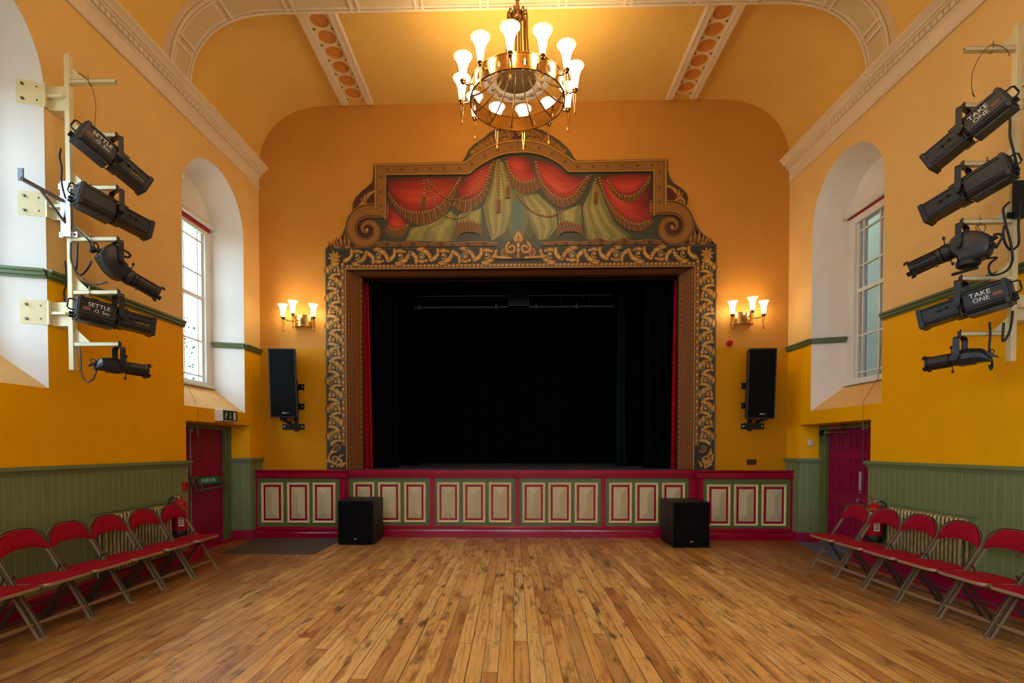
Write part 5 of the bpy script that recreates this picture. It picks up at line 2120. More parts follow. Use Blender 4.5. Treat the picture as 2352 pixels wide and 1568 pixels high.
def profile_round(label, side, s, z, yaw, pitch):
    """round profile spot: big rounded lamphouse with a ribbed barrel leaving it low at the front"""
    drop = .255
    t = lantern_root('round_spotlight', label, side, s, z, yaw, drop)
    cam_y = -1 if side < 0 else 1
    if side < 0:
        pts = [(-.113, .146), (-.085, .168), (-.01, .172), (.028, .123), (.042, .038), (.066, -.038), (.118, -.06), (.047, -.184), (-.01, -.19), (-.066, -.165), (-.123, -.113), (-.17, -.038), (-.195, .024), (-.165, .07), (-.146, .113)]
        q0 = Vector((.075, 0, -.118))
    else:
        pts = [(.07, .096), (.02, .129), (-.046, .137), (-.12, .12), (-.196, .07), (-.225, .03), (-.23, -.038), (-.22, -.11), (-.18, -.15), (-.12, -.17), (.004, -.165), (.02, -.12), (.046, -.09), (.07, -.055), (.096, -.02), (.096, .04)]
        q0 = Vector((.09, 0, -.005))
    pts = curve(pts, 2, closed=True)
    cx_ = sum(p[0] for p in pts) / len(pts)
    cz_ = sum(p[1] for p in pts) / len(pts)
    Q = Matrix.Translation(q0) @ pitch_mat(pitch)
    b = MB()
    b.loft([[(cx_ + (x - cx_) * k, y, cz_ + (zz - cz_) * k) for x, zz in pts] for y, k in ((-.098, .80), (-.082, .96), (-.03, 1.0), (.03, 1.0), (.082, .96), (.098, .80))])
    b.build('lamphouse', 'lant', t, bevel=.005, smooth=35)
    b = MB()
    if side < 0:
        # cooling ribs round the rear edge, and the lamp adjuster
        for i in range(7):
            u = i / 6
            x, zz = -.185 + .10 * u + .03 * u * u, .0 - .16 * u
            dx, dz = -.85 + .35 * u, -.35 - .4 * u
            b.beam((x + .012, -.062, zz + .01), (x + .012, .062, zz + .01), .026, .05, (dx, 0, dz))
        b.build('cooling_ribs', 'lant', t, bevel=.003)
        b = MB()
        b.tube([(-.12, 0, .085), (-.21, 0, .075)], .022, 12)
        b.sphere((-.226, 0, .073), .036, 8)
        b.build('lamp_adjuster', 'lant2', t, smooth=50)
        b = MB()
        b.tube(curve([(-.01, 0, .165), (.05, 0, .16), (.11, 0, .135), (.122, 0, .11), (.09, 0, .085), (.03, 0, .10)], 5), .012, 8)
        b.build('handle', 'lant2', t, smooth=50)
        b = MB()
        b.tube(curve([(-.205, 0, .095), (-.215, 0, .135), (-.195, 0, .155), (-.175, 0, .13), (-.18, 0, .09)], 5), .009, 8)
        b.build('cable_loop', 'lant2', t, smooth=50)
    else:
        b.lathe([(.001, -.03), (.07, -.03), (.095, -.01), (.10, .02), (.09, .05), (.001, .055)], 20, 0, (-.05, 0, -.185), 'z')
        b.build('lamp_cap', 'lant2', t, smooth=40)
        b = MB()
        b.tube([(-.20, 0, .0), (-.26, 0, .03)], .024, 10)
        b.build('lamp_adjuster', 'lant2', t)
        b = MB()
        b.tube(curve([(-.13, .0, -.235), (-.03, .02, -.245), (.05, .03, -.25), (.07, .0, -.25), (.04, -.03, -.24), (-.1, -.03, -.225)], 5), .012, 8)
        b.build('handle', 'lant2', t, smooth=50)
        b = MB()
        b.tube(curve([(-.235, 0, .05), (-.275, 0, .045), (-.30, 0, .01), (-.275, 0, -.04), (-.255, 0, -.08), (-.24, 0, -.03)], 5), .011, 8)
        b.build('cable_loop', 'lant2', t, smooth=50)
    b = MB(Q)
    b.lathe([(.001, -.04), (.078, -.04), (.084, .0), (.090, .02), (.090, .055), (.078, .06), (.001, .06)], 24, 0, (0, 0, 0), 'x')
    barrel(b, .03, .345, .083)
    lt = b.build('lens_tube', 'lant', t, smooth=35)
    b = MB(Q)
    b.tube([(.316, 0, 0), (.319, 0, 0)], .06, 24)
    b.build('lens', 'darkglass', lt)
    for sz in ((1,) if side < 0 else (-1, 1)):
        b = MB(Q)
        b.tube([(.02, cam_y * .03, sz * .075), (.012, cam_y * .035, sz * .132)], .005, 6)
        b.sphere((.010, cam_y * .036, sz * .145), .02, 6, sc=(.7, .5, 1))
        b.build('shutter_blade', 'lant2', lt)
    b = MB(Q)
    b.lathe([(.001, 0), (.014, 0), (.014, .018), (.001, .018)], 10, 0, (.14, 0, -.092), 'z')
    b.build('focus_knob', 'tape', lt)
    yk = yoke(t, .116, drop - .03)
    b = MB()
    for zz in (.04, .065, .09):
        b.tube([(0, cam_y * .116, zz), (0, cam_y * .1205, zz)], .006, 8)
    b.build('adjusting_holes', 'cable', yk)
    clamp(t, drop)
    return t


profile_round('third black spotlight down on the left boom, rounded ribbed lamphouse with cylindrical barrel', -1, LS, LZ[3], math.radians(55), .38)
profile_round('third black spotlight down on the right boom, rounded drum lamphouse with cylindrical barrel', 1, RS, RZ[3], math.radians(125), .27)


def profile_small(label, side, s, z, yaw, pitch):
    """compact profile spot: hexagonal body, sloping rear cap, round barrel"""
    drop = .225
    t = lantern_root('compact_spotlight', label, side, s, z, yaw, drop)
    cam_y = -1 if side < 0 else 1
    Q = pitch_mat(pitch) @ Matrix.Scale(.88, 4)
    b = MB(Q)
    hexp = [(-.085, -.02), (-.06, -.07), (.06, -.07), (.085, -.02), (.085, .03), (.045, .078), (-.045, .078), (-.085, .03)]
    r = lambda x, k, dz: [(x, y * k, zz * k + dz) for y, zz in hexp]
    b.loft([r(.055, .8, 0), r(.05, 1, 0), r(-.10, 1.04, 0), r(-.19, .92, -.012), r(-.24, .45, -.055)])
    b.box(-.12, .0, -.04, .04, -.085, -.068)
    lh = b.build('lamphouse', 'lant', t, bevel=.003)
    b = MB(Q)
    b.loft([[(-.15, y, .066) for y in (-.03, .03)] + [(-.15, y, .03) for y in (.03, -.03)], [(-.25, y, .0) for y in (-.03, .03)] + [(-.25, y, -.035) for y in (.03, -.03)],
            [(-.30, y, -.04) for y in (-.022, .022)] + [(-.30, y, -.062) for y in (.022, -.022)]])
    b.tube(curve([(-.22, 0, .02), (-.26, 0, .035), (-.275, 0, .01), (-.25, 0, -.015)], 4), .006, 6)
    b.build('rear_cap', 'lant', t, bevel=.003)
    b = MB(Q)
    b.lathe([(.001, .05), (.066, .05), (.066, .075), (.074, .08), (.074, .26), (.082, .265), (.082, .285), (.07, .285), (.066, .26), (.001, .26)], 24, 0, (0, 0, 0), 'x')
    for a in (pi / 4, 3 * pi / 4, 5 * pi / 4, 7 * pi / 4):
        b.beam((.275, .088 * cos(a), .088 * sin(a)), (.305, .088 * cos(a), .088 * sin(a)), .05, .01, (0, cos(a), sin(a)))
    b.box(.12, .2, cam_y * .075 - .004, cam_y * .075 + .004, -.006, .002)
    lt = b.build('lens_tube', 'lant', t, smooth=35)
    b = MB(Q)
    b.tube([(.261, 0, 0), (.264, 0, 0)], .06, 24)
    b.build('lens', 'darkglass', lt)
    for sz in (-1, 1):
        b = MB(Q)
        b.tube([(.06, cam_y * .02, sz * .06), (.058, cam_y * .03, sz * .115)], .004, 6)
        b.sphere((.056, cam_y * .032, sz * .128), .018, 6, sc=(.8, .5, 1))
        b.build('shutter_blade', 'lant2', lt)
    yk = yoke(t, .085, drop - .03)
    clamp(t, drop)
    return t


profile_small('lowest spotlight on the left boom, compact and black with sloping rear cap', -1, LS, LZ[5], YL, .06)
profile_small('lowest spotlight on the right boom, compact and black with sloping rear cap', 1, RS, RZ[5], YR, .07)

# folded steel outrigger arm clamped behind the left boom's second lantern
px = -half(-1, LS) + WOFF
ou = thing('outrigger_arm', 'grey steel outrigger arm with upturned end sticking out left of the left boom', 'bracket', (px, LS, 3.62))
b = MB()
b.box(-.045, .045, -.06, -.03, -.20, .30)
b.build('clamp_channel', 'steel', ou)
b = MB()
for zz in (-.20, .24):
    b.box(-.085, .085, -.034, -.028, zz, zz + .05, 0)
    for sx in (-.065, .065):
        b.tube([(sx, -.034, zz + .025), (sx, -.040, zz + .025)], .008, 6, 1)
b.build('clamp_strap', ['steel', 'dark'], ou)
b = MB()
b.beam((-.02, -.05, .12), (-.19, -.30, .21), .032, .026)
b.build('long_arm', 'lock', ou)
b = MB()
b.beam((-.005, -.055, -.08), (-.115, -.19, .165), .024, .018)
b.build('strut', 'lock', ou)
b = MB()
b.beam((-.186, -.297, .19), (-.186, -.297, .295), .045, .012, (0, 1, 0))
b.build('upturned_end', 'lock', ou)
px = half(1, RS) - WOFF
ou = thing('outrigger_arm', 'black steel bracket strapped to the right boom behind the second spotlight', 'bracket', (px, RS, 3.55))
b = MB()
b.box(-.045, .045, -.06, -.03, -.10, .22)
b.build('clamp_channel', 'blkmetal', ou)
b = MB()
b.box(-.085, .085, -.034, -.028, -.09, -.04, 0)
for sx in (-.065, .065):
    b.tube([(sx, -.034, -.065), (sx, -.040, -.065)], .008, 6, 1)
b.build('clamp_strap', ['blkmetal', 'dark'], ou)


# ------------------------------------------------------------ cables and safety wires
def cable(name, label, pts, r, m, cat, group=None, k=8):
    b = MB()
    b.tube(curve(pts, k), r, 6)
    return tag(b.build(name, m, smooth=60), label, cat, group)


h = lambda i, out: hang(-1, LS, LZ[i], out)
q = lambda side, i, out, dx, dy, dz: tuple(hang(side, LS if side < 0 else RS, (LZ if side < 0 else RZ)[i], out) + Vector((dx, dy, dz)))


def safety(side, i, out, label, down=None, loop=True):
    b = MB()
    p = Vector(q(side, i, out, 0, 0, 0))
    ring = [(p.x + .004, p.y + .028 * cos(a), p.z + .028 * sin(a)) for a in [2 * pi * j / 14 for j in range(14)]]
    b.tube(ring, .0045, 6, 1, closed=True)
    b.tube([tuple(p + Vector((0, -.02, .028))), tuple(p + Vector((0, -.02, .055)))], .006, 6, 1)
    if down:
        b.tube(curve([tuple(p + Vector(d)) for d in down], 6), .003, 5)
    o = b.build('safety_wire', ['wire', 'steel'], smooth=50)
    return tag(o, label, 'safety wire', 'safety wires on the booms')


safety(-1, 0, .20, 'thin safety wire dangling from the bare top rung of the left boom', [(-.02, -.03, .02), (-.08, -.04, .06), (-.02, -.035, .03), (.04, -.03, -.06), (.075, -.03, -.2), (.07, -.03, -.35), (.06, -.03, -.44)])
safety(-1, 1, .22, 'thin safety wire looped over the second rung of the left boom', [(0, -.03, 0), (.08, -.03, -.02), (.16, -.02, -.06)])
safety(-1, 2, .20, 'pair of thin safety wires under the third rung of the left boom', [(0, -.03, -.02), (-.06, -.02, -.06), (-.12, .05, -.12)])
safety(-1, 3, .20, 'thin safety wire under the fourth rung of the left boom', [(0, -.03, -.02), (-.02, -.03, -.06), (.03, -.02, -.11)])
safety(-1, 4, .18, 'thin safety wire under the fifth rung of the left boom', [(0, -.03, -.02), (-.05, -.02, -.08), (-.1, .02, -.13)])
safety(1, 0, .22, 'thin safety wire with clip dangling from the bare top rung of the right boom', [(.13, -.03, -.08), (.10, -.035, -.03), (.03, -.035, .01), (-.04, -.035, .01), (-.12, -.03, -.08), (-.18, -.03, -.22), (-.18, -.03, -.36), (-.155, -.03, -.42), (-.175, -.03, -.40), (-.18, -.03, -.36)])
safety(1, 1, .25, 'thin safety wire looped over the second rung of the right boom', [(.06, -.02, .0), (0, -.03, -.01), (-.05, -.02, -.1)])
safety(1, 2, .25, 'thin safety wire under the third rung of the right boom', [(0, -.03, -.02), (-.01, -.03, -.08), (-.05, -.02, -.13)])
safety(1, 3, .30, 'thin tangled safety wire under the fourth rung of the right boom', [(0, -.03, -.02), (-.03, -.03, -.06), (.02, -.03, -.10), (.03, -.03, -.04), (-.05, -.03, -.06), (.06, -.02, -.17)])
safety(1, 4, .22, 'thin safety wire looped under the fifth rung of the right boom', [(0, -.03, -.02), (-.08, -.03, -.08), (-.1, -.03, -.14), (-.05, -.02, -.19)])

L_C = 'spotlight power cables'
cable('power_cable', 'black power cable hanging from the back of the top left spotlight', [(-3.956, 4.52, 4.089), (-3.968, 4.52, 4.018), (-3.951, 4.52, 3.916), (-3.956, 4.52, 3.83), (-3.944, 4.52, 3.743), (-3.919, 4.52, 3.656)], .008, 'cable', 'cable', L_C)
cable('power_cable', 'black power cable slanting from second left spotlight to the rounded one below', [(-4.044, 4.74, 3.507), (-3.956, 4.74, 3.435), (-3.888, 4.74, 3.363), (-3.873, 4.74, 3.292)], .008, 'cable', 'cable', L_C)
cable('power_cable', 'black power cable looping right of the left boom post behind rounded spotlight', [(-3.862, 4.72, 3.189), (-3.891, 4.72, 3.126), (-3.941, 4.72, 3.071), (-3.982, 4.72, 3.06), (-4.01, 4.72, 3.088), (-4.001, 4.72, 3.155), (-3.989, 4.72, 3.349)], .008, 'cable', 'cable', L_C)
cable('power_cable', 'pale-edged power cable swinging from the left boom post to the rounded spotlight', [(-4.001, 4.66, 3.333), (-4.003, 4.66, 3.195), (-3.984, 4.66, 3.12), (-3.945, 4.66, 3.053), (-3.897, 4.66, 3.005), (-3.841, 4.66, 2.969), (-3.772, 4.66, 2.953), (-3.716, 4.66, 2.964), (-3.679, 4.68, 2.98)], .008, 'wire', 'cable', L_C)
cable('power_cable', 'black power cable hanging behind the left boom post by the picture rail', [(-4.228, 4.86, 3.234), (-4.221, 4.86, 3.157), (-4.223, 4.86, 3.022), (-4.245, 4.86, 2.945), (-4.24, 4.86, 2.867), (-4.223, 4.86, 2.801)], .008, 'cable', 'cable', L_C)
cable('power_cable', 'pale power cable hanging in a loop from the lowest left spotlight', [(-3.957, 4.68, 2.401), (-3.945, 4.68, 2.286), (-3.943, 4.68, 2.183), (-3.916, 4.68, 2.1), (-3.876, 4.68, 2.076), (-3.829, 4.68, 2.108), (-3.799, 4.68, 2.183)], .008, 'wire', 'cable', L_C)
cable('power_cable', 'long black power cable winding down the right boom from second to fourth spotlight', [(4.202, 4.58, 3.558), (4.152, 4.58, 3.507), (4.157, 4.58, 3.445), (4.177, 4.58, 3.357), (4.208, 4.58, 3.251), (4.232, 4.58, 3.133), (4.233, 4.58, 3.056), (4.191, 4.58, 2.983), (4.105, 4.58, 2.947), (4.058, 4.58, 2.955), (4.039, 4.58, 3.006), (4.056, 4.58, 3.05), (4.103, 4.58, 3.09), (4.027, 4.58, 3.087)], .009, 'cable', 'cable', L_C)
cable('power_cable', 'black power cable making a U beside the right boom post under second spotlight', [(4.191, 4.61, 3.373), (4.182, 4.61, 3.312), (4.198, 4.61, 3.229), (4.242, 4.61, 3.17), (4.287, 4.61, 3.184), (4.314, 4.61, 3.235), (4.307, 4.61, 3.379), (4.321, 4.61, 3.573)], .009, 'cable', 'cable', L_C)
cable('power_cable', 'black power cable hanging from the back of the top right spotlight', [(4.038, 4.42, 4.167), (4.046, 4.42, 4.136), (4.048, 4.42, 4.013), (4.082, 4.42, 3.883), (4.104, 4.42, 3.791), (4.123, 4.42, 3.706)], .009, 'cable', 'cable', L_C)
cable('power_cable', 'black power cable drooping in a narrow loop under the fourth right spotlight', [(4.19, 4.52, 2.625), (4.184, 4.52, 2.545), (4.168, 4.52, 2.454), (4.137, 4.52, 2.39), (4.112, 4.52, 2.378), (4.114, 4.52, 2.454), (4.118, 4.52, 2.527)], .009, 'cable', 'cable', L_C)
cable('power_cable', 'black power cable dropping past the last right rung to the lowest spotlight', [(4.109, 4.64, 2.56), (4.109, 4.64, 2.541), (4.117, 4.64, 2.462), (4.11, 4.64, 2.35), (4.129, 4.64, 2.241), (4.14, 4.64, 2.189), (4.127, 4.64, 2.155), (4.115, 4.64, 2.194)], .009, 'cable', 'cable', L_C)
# ================================================================ folding chairs
def make_chair(label, group):
    """faces +x; origin on the floor between the front feet"""
    t = thing('folding_chair', label, 'chair', group=group)
    hw = .215
    side_ = [(0, 0), (-.25, .40), (-.36, .575), (-.385, .612), (-.400, .65)]
    right = [(x, hw, z) for x, z in side_]
    arc = [(-.410, .220, .69), (-.420, .196, .735), (-.429, .150, .772), (-.435, .09, .793), (-.437, .03, .799)]
    pth = right + arc
    pth = pth + [(x, -y, z) for x, y, z in pth[::-1]]
    pth = along(curve(pth, 4), 90)
    # channel section, open to the front
    prof = [(-.008, -.013), (.008, -.013), (.008, .013), (.0055, .013), (.0055, -.0095), (-.0055, -.0095), (-.0055, .013), (-.008, .013)]
    b = MB()
    b.sweep(pth, prof, [(1, 0, .62)] * len(pth), mats=[0, 0, 0, 1, 1, 1, 0, 0])
    for sy in (-1, 1):
        b.box(-.012, .026, sy * hw - .012, sy * hw + .012, 0, .012)
    fr = b.build('frame', ['chair', 'chair_d'], t, smooth=30)
    for sy in (-1, 1):
        b = MB()
        y = sy * (hw - .022)
        b.sweep([(-.185, y, .365), (-.43, y, .012)], [(-.007, -.013), (.007, -.013), (.007, .013), (-.007, .013)], (1, 0, .7))
        b.box(-.448, -.418, y - .011, y + .011, 0, .014)
        b.build('rear_leg', 'chair_d', t)
        b = MB()
        b.beam((-.20, y + sy * .012, .33), (-.14, y + sy * .012, .405), .012, .03, (0, 1, 0))
        b.tube([(-.198, y - .0, .335), (-.198, y + sy * .034, .335)], .009, 8)
        b.build('hinge', 'chair_d', t)
        b = MB()
        b.beam((-.285, y + sy * .008, .405), (-.262, y + sy * .008, .475), .010, .022, (0, 1, 0))
        b.build('seat_link', 'chair_d', t)
    b = MB()
    # flat strip tying the front legs, necked at each end
    xs_ = [(-hw, .010), (-hw + .045, .012), (-hw + .075, .017), (hw - .075, .017), (hw - .045, .012), (hw, .010)]
    rings = []
    for y, w in xs_:
        x0, z0 = -.067, .113
        rings.append([(x0 + .012 - w * .25, y, z0 - w), (x0 + .016 - w * .25, y, z0 - w), (x0 + .016 + w * .25, y, z0 + w), (x0 + .012 + w * .25, y, z0 + w)])
    b.loft(rings)
    b.build('front_strip', 'chair', t)
    for x, z in ((-.322, .17), (-.400, .058)):
        b = MB()
        b.tube([(x, -hw + .02, z), (x, hw - .02, z)], .008, 8)
        for sy in (-1, 1):
            b.sphere((x + .012, sy * (hw - .022), z + .006), .009, 4)
        b.build('stretcher', 'chair_d', t)
    # seat: beige rim and red pad, waisted towards the back
    outl = [(.030, -.155), (.030, 0), (.030, .155), (.022, .20), (-.005, .222), (-.06, .222), (-.14, .208), (-.22, .200), (-.30, .196), (-.345, .180), (-.365, .14),
            (-.37, 0), (-.365, -.14), (-.345, -.180), (-.30, -.196), (-.22, -.200), (-.14, -.208), (-.06, -.222), (-.005, -.222), (.022, -.20)]
    oc = curve(outl, 4, closed=True)
    zf = lambda x: .416 + .045 * x
    sc = lambda k: [((x + .17) * k - .17, y * k) for x, y in oc]
    rg = lambda k, dz: [(x, y, zf(x) + dz) for x, y in sc(k)]
    b = MB()
    b.loft([rg(.93, -.026), rg(.985, -.024), rg(1.0, -.016), rg(1.0, -.002), rg(.99, .003), rg(.97, .003)])
    b.build('seat_rim', 'chair', t, smooth=50)
    b = MB()
    b.loft([rg(.985, .0), rg(.98, .008), rg(.94, .015), rg(.80, .021), rg(.5, .024), rg(.1, .024)])
    b.build('seat', 'fabric', t, smooth=60)
    # padded back
    b = MB()
    N, K = 22, 8
    grid = {}
    for s_ in (0, 1):
        for i in range(N + 1):
            u = -1 + 2 * i / N
            y = .214 * u
            top = .802 - .150 * abs(u) ** 3.4 - .010 * u * u
            bot = .618 + .030 * (1 - u * u) - .010 * abs(u) ** 4
            if top < bot + .004:
                top = bot + .004
            for j in range(K + 1):
                v = j / K
                z = bot + (top - bot) * v
                xb = -.378 - .28 * (z - .63)
                ed = (1 - abs(2 * v - 1) ** 4) * (1 - abs(u) ** 6)
                x = xb + (.010 + .012 * ed if s_ == 0 else -.012) - .012 * (1 - u * u)
                grid[s_, i, j] = (x, y, z)
    for s_ in (0, 1):
        vs = [grid[s_, i, j] for i in range(N + 1) for j in range(K + 1)]
        b.add(vs, [(i * (K + 1) + j, (i + 1) * (K + 1) + j, (i + 1) * (K + 1) + j + 1, i * (K + 1) + j + 1) for i in range(N) for j in range(K)])
    edge = [(i, 0) for i in range(N + 1)] + [(N, j) for j in range(1, K + 1)] + [(i, K) for i in range(N - 1, -1, -1)] + [(0, j) for j in range(K - 1, 0, -1)]
    b.loft([[grid[0, i, j] for i, j in edge], [grid[1, i, j] for i, j in edge]], 0, True, False)
    b.build('backrest', 'fabric', t, smooth=50)
    return t


left_ch = [(6.055, 'red folding chair at the stage end of the left row, beside the fire extinguisher'),
           (5.565, 'second red folding chair from the stage in the left row, before the radiator'),
           (5.08, 'third red folding chair from the stage in the left row, before the radiator'),
           (4.63, 'fourth red folding chair from the stage in the left row'),
           (4.17, 'fifth red folding chair from the stage in the left row, against bare panelling'),
           (3.69, 'red folding chair cut off by the left picture edge, nearest of the left row')]
c0 = make_chair(left_ch[0][1], 'red folding chairs along the left wall')
for i, (s, lab) in enumerate(left_ch):
    o = c0 if i == 0 else copy_tree(c0)
    x = -half(-1, s) + .655
    o.location = (x, s, 0)
    o.rotation_euler = (0, 0, -TA + (.01, -.012, .006, 0, -.008, .01)[i])
    o['label'] = lab
right_ch = [(6.275, 'red folding chair at the stage end of the right row, before the door'),
            (5.79, 'second red folding chair from the stage in the right row, before the fire extinguisher'),
            (5.32, 'third red folding chair from the stage in the right row, before the radiator'),
            (4.845, 'fourth red folding chair from the stage in the right row, before the radiator'),
            (4.37, 'fifth red folding chair from the stage in the right row, against bare green panelling'),
            (3.885, 'red folding chair cut off by the right picture edge, nearest of the right row')]
for i, (s, lab) in enumerate(right_ch):
    o = copy_tree(c0)
    o.location = (half(1, s) - .85, s, 0)
    o.rotation_euler = (0, 0, pi + TA + (.0, .012, -.01, .008, -.01, .006)[i])
    o['label'] = lab
    o['group'] = 'red folding chairs along the right wall'


# ================================================================ radiators
def radiator(side, s0, s1, n, label):
    sc = (s0 + s1) / 2
    t = thing('radiator', label, 'radiator', WP(side, sc, 0, .085), (0, 0, -side * -TA * 0 + (-TA if side < 0 else TA)), group='column radiators')
    f = -side
    b = MB()
    L = s1 - s0
    p = L / n
    z0, z1 = .185, .775
    for i in range(n):
        y = -L / 2 + p * (i + .5)
        for x in (-.034, .034):
            b.tube([(x, y, z0), (x, y, z0 + .02), (x, y, z1 - .02), (x, y, z1)], [.012, .0185, .0185, .010], 10)
        b.tube([(-.034, y, z1 - .03), (-.03, y, z1 - .008), (0, y, z1), (.03, y, z1 - .008), (.034, y, z1 - .03)], .017, 8)
        b.tube([(-.034, y, z0 + .03), (-.03, y, z0 + .008), (0, y, z0), (.03, y, z0 + .008), (.034, y, z0 + .03)], .017, 8)
    b.tube([(0, -L / 2, z1 - .045), (0, L / 2, z1 - .045)], .024, 10)
    b.tube([(0, -L / 2, z0 + .045), (0, L / 2, z0 + .045)], .024, 10)
    b.build('sections', 'rad', t, smooth=50)
    for y in (-L / 2 + p * .5, L / 2 - p * .5):
        b = MB()
        b.tube([(0, y, .165), (0, y, z0 + .03)], [.022, .015], 10)
        b.build('foot', 'rad', t, smooth=50)
    b = MB()
    b.tube([(0, -L / 2 - .002, z0 + .045), (0, -L / 2 - .05, z0 + .045), (0, -L / 2 - .05, .165)], .010, 8)
    b.tube([(f * .0, -L / 2 - .05, z0 + .03), (0, -L / 2 - .05, z0 + .075)], .016, 8)
    b.build('valve', 'rad', t, smooth=50)
    return t


radiator(-1, 5.20, 6.23, 20, 'gold painted column radiator behind the left row of chairs')
radiator(1, 5.22, 6.22, 20, 'gold painted column radiator behind the right row of chairs')
for side, s0, s1 in ((-1, 5.12, 6.30), (1, 5.13, 6.30)):
    b = MB()
    for a0, a1, z0, z1 in ((s0, s1, .80, .83),):
        b.hexa([WP(side, s, z, o) for z in (z0, z1) for s, o in ((a0, .0243), (a1, .0243), (a1, .036), (a0, .036))])
    b.build('trim_radiator_' + ('left' if side < 0 else 'right'), 'green', kind='structure')


# ================================================================ fire extinguishers
def extinguisher(side, s, z0, label):
    p = WP(side, s, z0, .125)
    t = thing('fire_extinguisher', label, 'fire extinguisher', p, (0, 0, 0), group='fire extinguishers on the side walls')
    f = -side
    b = MB()
    b.lathe([(.001, .06), (.083, .06), (.085, .07), (.085, .38), (.078, .415), (.055, .44), (.026, .452), (.024, .475), (.001, .475)], 28)
    cyl = b.build('cylinder', 'ext_red', t, smooth=40)
    b = MB()
    b.lathe([(.001, 0), (.08, 0), (.088, .01), (.088, .075), (.084, .08), (.001, .08)], 28)
    b.build('base_cup', 'cable', t, smooth=40)
    b = MB()
    a_ = -pi / 2 + (.55 if side < 0 else -.55)

    def patch(b, a0, a1, z0_, z1_, m=0):
        n = 8
        for i in range(n):
            u, v = a0 + (a1 - a0) * i / n, a0 + (a1 - a0) * (i + 1) / n
            r = .0858
            b.quad((r * cos(u), r * sin(u), z0_), (r * cos(v), r * sin(v), z0_), (r * cos(v), r * sin(v), z1_), (r * cos(u), r * sin(u), z1_), m)
    patch(b, a_ - .75, a_ + .75, .31, .365)
    b.build('type_band', 'cream_label', cyl)
    b = MB()
    patch(b, a_ - .1, a_ + .62, .135, .285, 0)
    for i in range(4):
        patch(b, a_ - .02, a_ + .54, .155 + i * .03, .172 + i * .03, 1)
    o = b.build('instruction_label', ['label', 'ext_red'], cyl)
    for v in o.data.vertices:
        pass
    b = MB()
    b.tube([(0, 0, .47), (0, 0, .50)], .018, 10)
    b.tube([(0, 0, .49), (-f * .05, -.02, .49)], .010, 8)
    b.sphere((0, -.022, .492), .014, 6)
    b.build('valve', 'steel', t, smooth=40)
    b = MB()
    b.beam((-f * .0, 0, .505), (f * .11, .02, .575), .018, .006)
    b.beam((-f * .0, 0, .495), (f * .125, .02, .485), .018, .006)
    b.build('lever', 'ext_red', t, bevel=.002)
    b = MB()
    c = curve([(-f * .05, -.02, .49), (-f * .085, -.05, .47), (-f * .105, -.06, .40), (-f * .103, -.05, .25), (-f * .10, -.045, .12)], 6)
    b.tube(c, .011, 8)
    b.tube([(-f * .10, -.045, .13), (-f * .10, -.045, .05)], [.013, .017], 8)
    b.build('hose', 'cable', t, smooth=50)
    b = MB()
    b.box(*sorted((-f * .085, -f * .100)), -.03, .03, .30, .44)
    b.build('wall_bracket', 'lock', t)
    return t


extinguisher(-1, 6.36, .375, 'red fire extinguisher on the left wall between chairs and emergency door')
extinguisher(1, 6.43, .34, 'red fire extinguisher on the right wall between chairs and panelled door')

# ================================================================ small fittings
# emergency exit sign over the left door
p = WP(-1, 7.34, 1.94, 0)
ex = thing('exit_sign', 'green and white running-man exit sign box above the left door', 'sign', p, (0, 0, -TA))
b = MB()
b.box(0, .115, 0, .40, -.085, .085)
b.build('housing', 'label', ex, bevel=.006)
b = MB()
b.box(.115, .118, .02, .385, -.072, .072)
fa = b.build('green_panel', 'sign_dark', ex)
b = MB()
X_ = .1195


def yz(pts):
    b.ngon([(X_, y, z) for y, z in pts])


def ln(p0, p1, w):
    d = Vector((p1[0] - p0[0], p1[1] - p0[1])).normalized()
    n = Vector((-d.y, d.x)) * w / 2
    yz([(p0[0] + n.x, p0[1] + n.y), (p1[0] + n.x, p1[1] + n.y), (p1[0] - n.x, p1[1] - n.y), (p0[0] - n.x, p0[1] - n.y)])


yz([(.100 + .012 * cos(2 * pi * i / 12), .046 + .012 * sin(2 * pi * i / 12)) for i in range(12)])
ln((.092, .03), (.078, -.005), .02)
ln((.078, -.003), (.098, -.025), .013)
ln((.098, -.025), (.092, -.055), .012)
ln((.078, -.003), (.062, -.028), .013)
ln((.062, -.028), (.042, -.03), .011)
ln((.092, .026), (.115, .008), .010)
ln((.115, .008), (.128, .016), .009)
ln((.088, .026), (.066, .014), .010)
ln((.066, .014), (.058, -.004), .009)
ln((.20, .052), (.20, -.02), .014)
yz([(.178, -.015), (.222, -.015), (.20, -.055)])
yz([(.275, -.058), (.345, -.058), (.345, .055), (.275, .055)])
b.build('pictograms', 'letter', fa, fix=False)

b = MB()
p = WP(-1, 6.62, .985, .024)
cp = thing('call_point', 'red break-glass fire alarm call point beside the left door', 'alarm', p, (0, 0, -TA))
b.box(0, .035, -.045, .045, -.05, .05)
b.build('housing', 'ext_red', cp, bevel=.004)
b = MB()
b.box(.035, .037, -.024, .024, .0, .03, 0)
b.tube([(.035, 0, -.025), (.039, 0, -.025)], .007, 8, 0)
b.build('test_window', 'dark', cp)
so = thing('alarm_sounder', 'small round red fire alarm sounder on the end wall under right sconce', 'alarm', (3.515, YB, 3.175))
b = MB()
b.lathe([(.001, -.001), (.045, -.001), (.048, -.02), (.048, -.04), (.040, -.05), (.036, -.075), (.001, -.078)], 24, 0, (0, 0, 0), 'y')
b.build('body', 'ext_red', so, smooth=40)
b = MB()
b.box(-.075, .075, -.012, 0, -.045, .045)
pq = thing('plaque', 'small dark brass plaque on the end wall, above the stage at right', 'plaque', (3.895, YB, 1.24))
b.build('plate', 'plaque', pq, bevel=.002)
b = MB()
for i in range(4):
    b.box(-.055, .055, -.0135, -.012, -.028 + i * .016, -.024 + i * .016)
b.build('engraved_lines', 'tape', pq)
